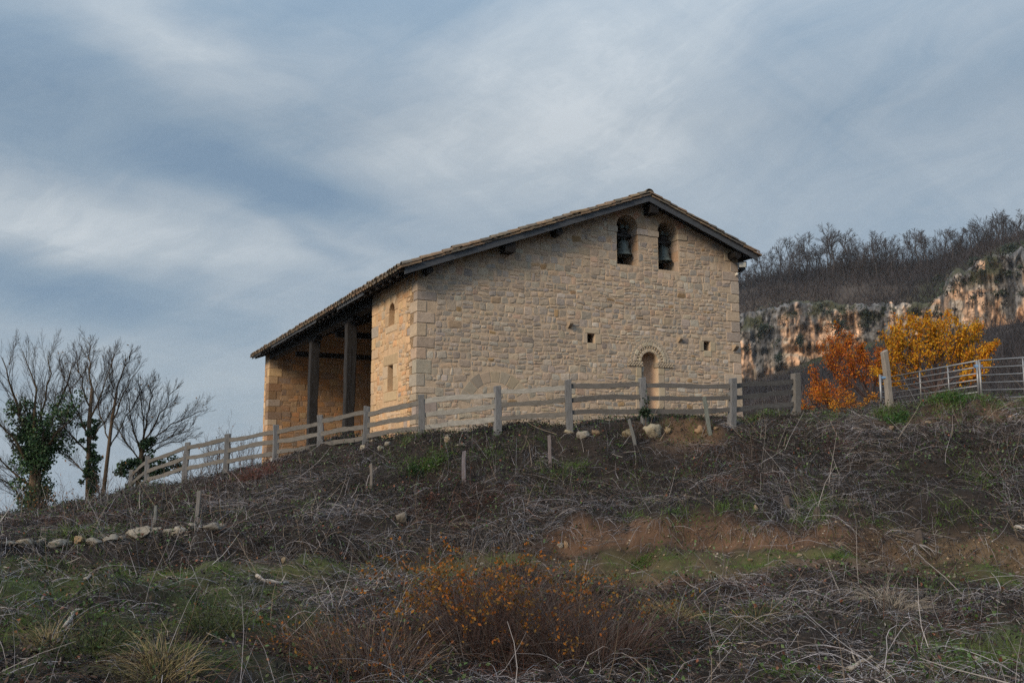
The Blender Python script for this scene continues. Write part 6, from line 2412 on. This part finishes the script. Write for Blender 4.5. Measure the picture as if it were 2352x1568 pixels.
def tussock(px, py, rad, n, hgt, cols, label, name, cat, group, seed, leafy=0, lcols=None, lsize=0.03, w=(0.003, 0.007), spread=0.8, droop=0.5, segs=5, sprig=1, wob=0.12):
    rng = np.random.default_rng(seed)
    g = gp(px, py)
    e = empty(name, tuple(g))
    tag(e, label, cat, group)
    ang = rng.uniform(0, 6.28, n)
    rr = rad * 0.45 * np.sqrt(rng.uniform(0, 1, n))
    x, y = g[0] + np.cos(ang) * rr, g[1] + np.sin(ang) * rr
    roots = np.stack([x, y, HT(x, y) - 0.02], -1)
    out = np.stack([np.cos(ang), np.sin(ang)], -1) * (rr / (rad * 0.45))[:, None]
    d0 = unit(np.concatenate([out * spread + rng.normal(size=(n, 2)) * 0.3, np.ones((n, 1))], 1))
    L = hgt * rng.uniform(0.45, 1.2, n)
    bend = np.concatenate([out * 0.25 + rng.normal(size=(n, 2)) * 0.12, -rng.uniform(0.2, 1.0, (n, 1)) * droop], 1)
    pal = np.array(cols)
    cc = pal[rng.integers(0, len(pal), n)] * rng.uniform(0.6, 1.35, (n, 1))
    strands('stems', roots, d0, L, bend, segs, rng.uniform(w[0], w[1], n), cc, M['straw'], 0.0, rng, parent=e, base=g, wob=wob)
    if leafy:
        if sprig > 1:      # leaves in sprigs, most of them on the outer, sunny shoots
            ns = leafy // sprig
            cand = np.argsort(-(L * (d0[:, 2] + 0.4 * bend[:, 2]) - 0.55 * (roots[:, 0] - g[0]) + rng.normal(size=n) * 0.16))[:max(20, n // 2)]
            k = np.repeat(cand[rng.integers(0, len(cand), ns)], sprig)
            t = np.repeat(rng.uniform(0.55, 1.0, (ns, 1)) ** 0.7, sprig, 0) + rng.normal(size=(len(k), 1)) * 0.03
            leafy = len(k)
        else:
            k = rng.integers(0, n, leafy)
            t = rng.uniform(0.35, 1.0, (leafy, 1))
        p = roots[k] + L[k][:, None] * (t * d0[k] + t * t * bend[k]) + rng.normal(size=(leafy, 3)) * 0.022 - g
        lp = np.array(lcols)
        leaf_mesh('leaves', p, rng.uniform(0.6, 1.3, leafy) * lsize, lp[rng.integers(0, len(lp), leafy)] * rng.uniform(0.6, 1.3, (leafy, 1)), M['leaf'], e, rng, 0.2, 0.6)
    return e


def build_bushes():
    gold = [(0.36, 0.14, 0.020), (0.30, 0.095, 0.016), (0.23, 0.13, 0.025), (0.12, 0.075, 0.025)]
    cane = [(0.075, 0.042, 0.036), (0.060, 0.040, 0.037), (0.095, 0.058, 0.045), (0.12, 0.108, 0.106)]
    n_ = 'bushes at the bottom of the slope'
    tussock(1150, 1490, 1.45, 2300, 1.25, cane, 'big bramble bush with orange gold leaves at the bottom centre', 'bramble_bush', 'bush', n_, 1, 3000, gold, 0.042, spread=0.42, droop=0.42, segs=7, sprig=8, wob=0.3)
    tussock(1350, 1530, 1.3, 1700, 1.0, cane, 'brown bramble bush adjoining the orange leaved one on its right', 'bramble_bush', 'bush', n_, 2, 500, gold, 0.038, spread=0.45, droop=0.45, segs=7, sprig=6, wob=0.3)
    tussock(850, 1540, 1.2, 1200, 0.75, cane + [(0.20, 0.15, 0.11)], 'brown bramble bush with a few orange leaves, left of the big one', 'bramble_bush', 'bush', n_, 3, 260, gold, 0.040, spread=0.5, droop=0.5, segs=7, wob=0.3)
    tussock(690, 1480, 0.8, 320, 0.60, cane, 'thin bramble bush with tiny orange leaves in the lower left', 'bramble_bush', 'bush', n_, 4, 150, gold, 0.035, spread=0.6, droop=0.8, segs=8)
    tussock(590, 1100, 0.75, 420, 0.55, [(0.15, 0.055, 0.045), (0.12, 0.05, 0.045), (0.09, 0.055, 0.05)], 'dark red twiggy bush below the fence at the far porch end', 'twiggy_bush', 'bush', 'bushes along the fence', 5, 260, [(0.14, 0.045, 0.03)], 0.04, spread=0.5, droop=0.4)
    gr = [(0.050, 0.075, 0.028), (0.075, 0.085, 0.030), (0.045, 0.060, 0.030)]
    tussock(490, 1450, 0.60, 420, 0.42, gr, 'upright green broom bush in the lower left', 'broom_bush', 'bush', 'green broom bushes', 6, 900, gr, 0.024, spread=0.5, droop=0.2)
    tussock(215, 1490, 0.55, 340, 0.36, gr, 'rounded green broom bush near the bottom left corner', 'broom_bush', 'bush', 'green broom bushes', 7, 800, gr, 0.024, spread=0.7, droop=0.3)
    tussock(700, 1440, 0.40, 200, 0.30, gr, 'small green broom bush right of the upright one', 'broom_bush', 'bush', 'green broom bushes', 8, 420, gr, 0.022, spread=0.6, droop=0.3)
    st = [(0.24, 0.185, 0.10), (0.20, 0.165, 0.085), (0.13, 0.13, 0.05), (0.27, 0.22, 0.14)]
    tussock(370, 1545, 0.55, 520, 0.52, st, 'big straw coloured grass tussock at the bottom left', 'grass_tussock', 'grass', 'grass tussocks', 9, spread=0.7, droop=0.9)
    tussock(110, 1480, 0.40, 300, 0.42, st, 'straw coloured grass tussock near the left edge', 'grass_tussock', 'grass', 'grass tussocks', 10, spread=0.6, droop=0.8)
    tussock(1545, 1415, 0.50, 460, 0.40, st, 'drooping straw grass tussock right of the bramble bushes', 'grass_tussock', 'grass', 'grass tussocks', 11, spread=0.8, droop=1.0)
    tussock(2050, 1390, 0.60, 420, 0.45, [(0.26, 0.235, 0.20), (0.22, 0.20, 0.18)], 'pale fallen-over grass tussock in the lower right tangle', 'grass_tussock', 'grass', 'grass tussocks', 12, spread=1.0, droop=1.0)
    tussock(1735, 1440, 0.45, 320, 0.40, gr + st[:1], 'mixed green and straw tussock in the lower right', 'grass_tussock', 'grass', 'grass tussocks', 13, 300, gr, 0.024, spread=0.6, droop=0.6)
    tussock(1925, 1280, 0.16, 170, 0.13, [(0.050, 0.105, 0.022), (0.045, 0.085, 0.02)], 'small bright green grass tuft on the path under the bank', 'grass_tussock', 'grass', 'grass tussocks', 14, spread=0.8, droop=0.6)
    fern = [(0.055, 0.115, 0.022), (0.065, 0.105, 0.025)]
    tussock(1002, 1062, 0.40, 130, 0.32, fern, 'bright green fern clump below the chapel corner', 'fern', 'fern', 'green plants on the slope', 15, 700, fern, 0.045, spread=0.9, droop=0.7)
    tussock(960, 1085, 0.45, 120, 0.30, [(0.03, 0.065, 0.02)], 'dark green fern clump just under the bright one', 'fern', 'fern', 'green plants on the slope', 16, 650, [(0.03, 0.068, 0.02)], 0.045, spread=0.9, droop=0.7)
    tussock(1480, 1296, 0.24, 90, 0.16, fern, 'leafy green weed on the dug earth below the path', 'weed', 'plant', 'green plants on the slope', 17, 240, fern, 0.04, spread=0.9, droop=0.7)
    tussock(2055, 962, 0.42, 120, 0.16, [(0.045, 0.10, 0.03)], 'broad leaved green weed on bare soil below the leaning post', 'weed', 'plant', 'green plants on the slope', 18, 420, [(0.045, 0.105, 0.03)], 0.08, spread=1.0, droop=0.8)
    tussock(2195, 922, 0.75, 260, 0.26, [(0.045, 0.105, 0.028), (0.055, 0.12, 0.03)], 'bright green nettle patch in front of the hurdles', 'weed', 'plant', 'green plants on the slope', 19, 1100, [(0.045, 0.105, 0.028), (0.055, 0.12, 0.03)], 0.07, spread=0.6, droop=0.5)
    # ivy tuft climbing a fence post
    rng = np.random.default_rng(40)
    c0 = at(1480, 945, 20.55)
    e = empty('ivy_tuft', (c0[0], c0[1], H1(c0[0], c0[1])))
    tag(e, 'dark ivy tuft climbing the fence post below the niche', 'ivy', 'green plants on the slope')
    n = 420
    zz = c0[2] - e.location[2]
    p = unit(rng.normal(size=(n, 3))) * rng.uniform(0.3, 1, (n, 1)) * np.array([0.13, 0.13, 0.12]) + np.array([0, -0.06, zz])
    p2 = rng.normal(size=(60, 3)) * np.array([0.03, 0.03, 0.13]) + np.array([0.05, -0.08, zz + 0.2])
    p = np.concatenate([p, p2])
    leaf_mesh('leaves', p, rng.uniform(0.03, 0.06, len(p)), np.array([[0.022, 0.042, 0.02]]) * rng.uniform(0.5, 1.6, (len(p), 1)), M['ivy'], e, rng, 0.4, 0.85)
    m = MB()
    m.tube([(0, -0.08, 0), (0.02, -0.09, zz * 0.5), (0.03, -0.085, zz + 0.2)], 0.012, 5, (0.07, 0.055, 0.05))
    m.build('stem', M['bark'], e)
    # leafless shrubs showing against the sky behind the fence
    for i, (px, py, hh, lab) in enumerate(((500, 1092, 1.5, 'thin leafless shrub behind the fence, nearest the bare trees'), (560, 1078, 1.6, 'thin leafless shrub behind the fence, nearest the porch'), (455, 1105, 1.3, 'low leafless shrub at the foot of the spreading bare tree'),
                                           (60, 1240, 1.9, 'orange flecked leafless shrub under the ivy-clad tree'), (130, 1228, 1.7, 'brown leafless shrub between the two ivy-clad trunks'), (250, 1170, 1.5, 'leafless shrub at the foot of the leaning thin tree'))):
        rg = np.random.default_rng(60 + i)
        b = at(px, py, 31.0)
        base = (b[0], b[1], min(b[2], H1(b[0], b[1])) - 0.15)
        s = empty('leafless_shrub', base)
        tag(s, lab, 'shrub', 'leafless shrubs behind the crest')
        m = MB()
        P_ = dict(wob=0.12, up=(0.12, 0.12, 0.1), n=(6, 4), ang=0.6, t0=0.2, rr=0.55, lr=0.5, rmin=0.004)
        tips = []
        for k in range(9):
            out = {}
            a = rg.uniform(0, 6.28)
            spray(rg, (rg.normal() * 0.15, rg.normal() * 0.15, 0), unit(np.array([math.cos(a) * 0.45, math.sin(a) * 0.45, 1.0])), hh * rg.uniform(0.6, 1.1), 0.011, 0, out, 2, P_)
            for lev, lst in out.items():
                for ps, rd in lst:
                    m.tube(ps, rd, 3, (0.075, 0.058, 0.055), cap=False)
                    tips.append(ps[-1])
        m.build('stems', M['twig'], s, smooth=True)
        nl = 130 if i in (3, 4) else 25
        tips = np.array(tips)
        p = tips[rg.integers(0, len(tips), nl)] + rg.normal(size=(nl, 3)) * 0.04
        leaf_mesh('leaves', p, rg.uniform(0.04, 0.08, nl), np.array([[0.30, 0.13, 0.03]]) * rg.uniform(0.5, 1.3, (nl, 1)), M['leaf'], s, rg, 0.5)


build_bushes()


def build_deadwood():
    rng = np.random.default_rng(70)
    logs = [([(589, 1328), (608, 1341), (640, 1346), (662, 1344)], 0.030, 'bleached curved branch lying on the left path'),
            ([(194, 1337), (212, 1326), (222, 1313), (231, 1306)], 0.022, 'curved grey branch with a bark collar on the left path'),
            ([(147, 1446), (163, 1420), (180, 1404)], 0.024, 'pale forked log leaning on the green slope at lower left'),
            ([(856, 1336), (900, 1326), (968, 1318)], 0.018, 'long grey branch lying beside the thin tan rock'),
            ([(836, 1362), (872, 1356), (910, 1350)], 0.018, 'grey branch lying below the long one'),
            ([(1950, 1545), (1978, 1530), (2004, 1518)], 0.024, 'straight grey log in the lower right tangle'),
            ([(2234, 1512), (2262, 1530), (2298, 1558)], 0.020, 'pale stick lying on green grass in the bottom right corner'),
            ([(2036, 1552), (2046, 1575), (2060, 1590)], 0.020, 'pale broken stick at the bottom edge, right of centre'),
            ([(2330, 1214), (2352, 1218), (2380, 1212)], 0.028, 'weathered log at the right edge above the bank'),
            ([(382, 1330), (400, 1326), (416, 1334)], 0.014, 'short crooked white stick on the left path')]
    for pl, rad, lab in logs:
        pts = [gp(*p) for p in pl]
        base = pts[0]
        m = MB()
        pp = np.array([p - base + np.array([0, 0, rad * 1.3]) for p in pts])
        tt = np.linspace(0, len(pp) - 1, 9)
        sm = np.stack([np.interp(tt, range(len(pp)), pp[:, k]) for k in range(3)], -1)
        sm[1:-1] = (sm[:-2] + 2 * sm[1:-1] + sm[2:]) / 4 + rng.normal(size=(7, 3)) * rad * 0.35
        m.tube(sm, np.linspace(rad, rad * 0.6, 9) * rng.uniform(0.85, 1.15, 9), 8)
        for k in (3, 6):
            d = unit(rng.normal(size=3) + np.array([0, 0, 0.6]))
            m.tube([sm[k], sm[k] + d * 0.08, sm[k] + d * 0.14 + rng.normal(size=3) * 0.02], [rad * 0.5, rad * 0.35, rad * 0.2], 5)
        o = m.build('fallen_branch', M['deadwood'], smooth=True)
        o.location = base
        tag(o, lab, 'branch', 'dead branches on the ground')
    # torn stumps with hanging roots on the edge of the bank
    for px, py, lab in ((1876, 1195, 'torn stump with pale roots hanging over the earth bank'), (1806, 1168, 'rotten brown stump in dry grass above the bank'), (2110, 1250, 'dark root stump hanging over the sandy right end of the bank')):
        g = gp(px, py)
        e = empty('tree_stump', tuple(g))
        tag(e, lab, 'stump', 'torn stumps above the bank')
        m = MB()
        m.tube([(0, 0, -0.1), (0.01, 0, 0.06), (0.02, 0.01, 0.16), (0.03, 0.0, 0.22)], [0.09, 0.075, 0.06, 0.02], 9, (0.075, 0.062, 0.056))
        m.build('bole', M['bark'], e)
        for k in range(9):
            a = rng.uniform(0, 6.28)
            m = MB()
            p0 = np.array([0.05 * math.cos(a), 0.05 * math.sin(a), 0.0])
            pts = [p0]
            d = np.array([math.cos(a) * 0.5, math.sin(a) * 0.5 - 0.45, -0.1])
            for s in range(5):
                d = d + rng.normal(size=3) * 0.15 + np.array([0, -0.05, -0.12])
                q = pts[-1] + unit(d) * rng.uniform(0.05, 0.10)
                q[2] = max(q[2], H1(q[0] + g[0], q[1] + g[1]) - g[2] + 0.01)
                pts.append(q)
            m.tube(pts, np.linspace(0.014, 0.004, 6), 5, (0.22, 0.205, 0.20))
            m.build('root', M['straw'], e, smooth=True)


build_deadwood()


# ---------------------------------------------------------------- air
def build_haze():
    m = bpy.data.materials.new('thin_haze')
    m.use_nodes = True
    N, K = m.node_tree.nodes, m.node_tree.links
    N.remove(N['Principled BSDF'])
    v = nd(N, 'ShaderNodeVolumePrincipled')
    v.inputs['Color'].default_value = (0.80, 0.90, 1.0, 1)
    v.inputs['Density'].default_value = 0.00013
    v.inputs['Anisotropy'].default_value = 0.2
    K.new(v.outputs[0], N['Material Output'].inputs['Volume'])
    b = MB()
    b.box((-2900, -2900, -112), (2900, 2900, 105))
    o = b.build('haze', m)
    tag(o, 'thin bluish winter haze over the valley', 'haze', kind='stuff')


build_haze()
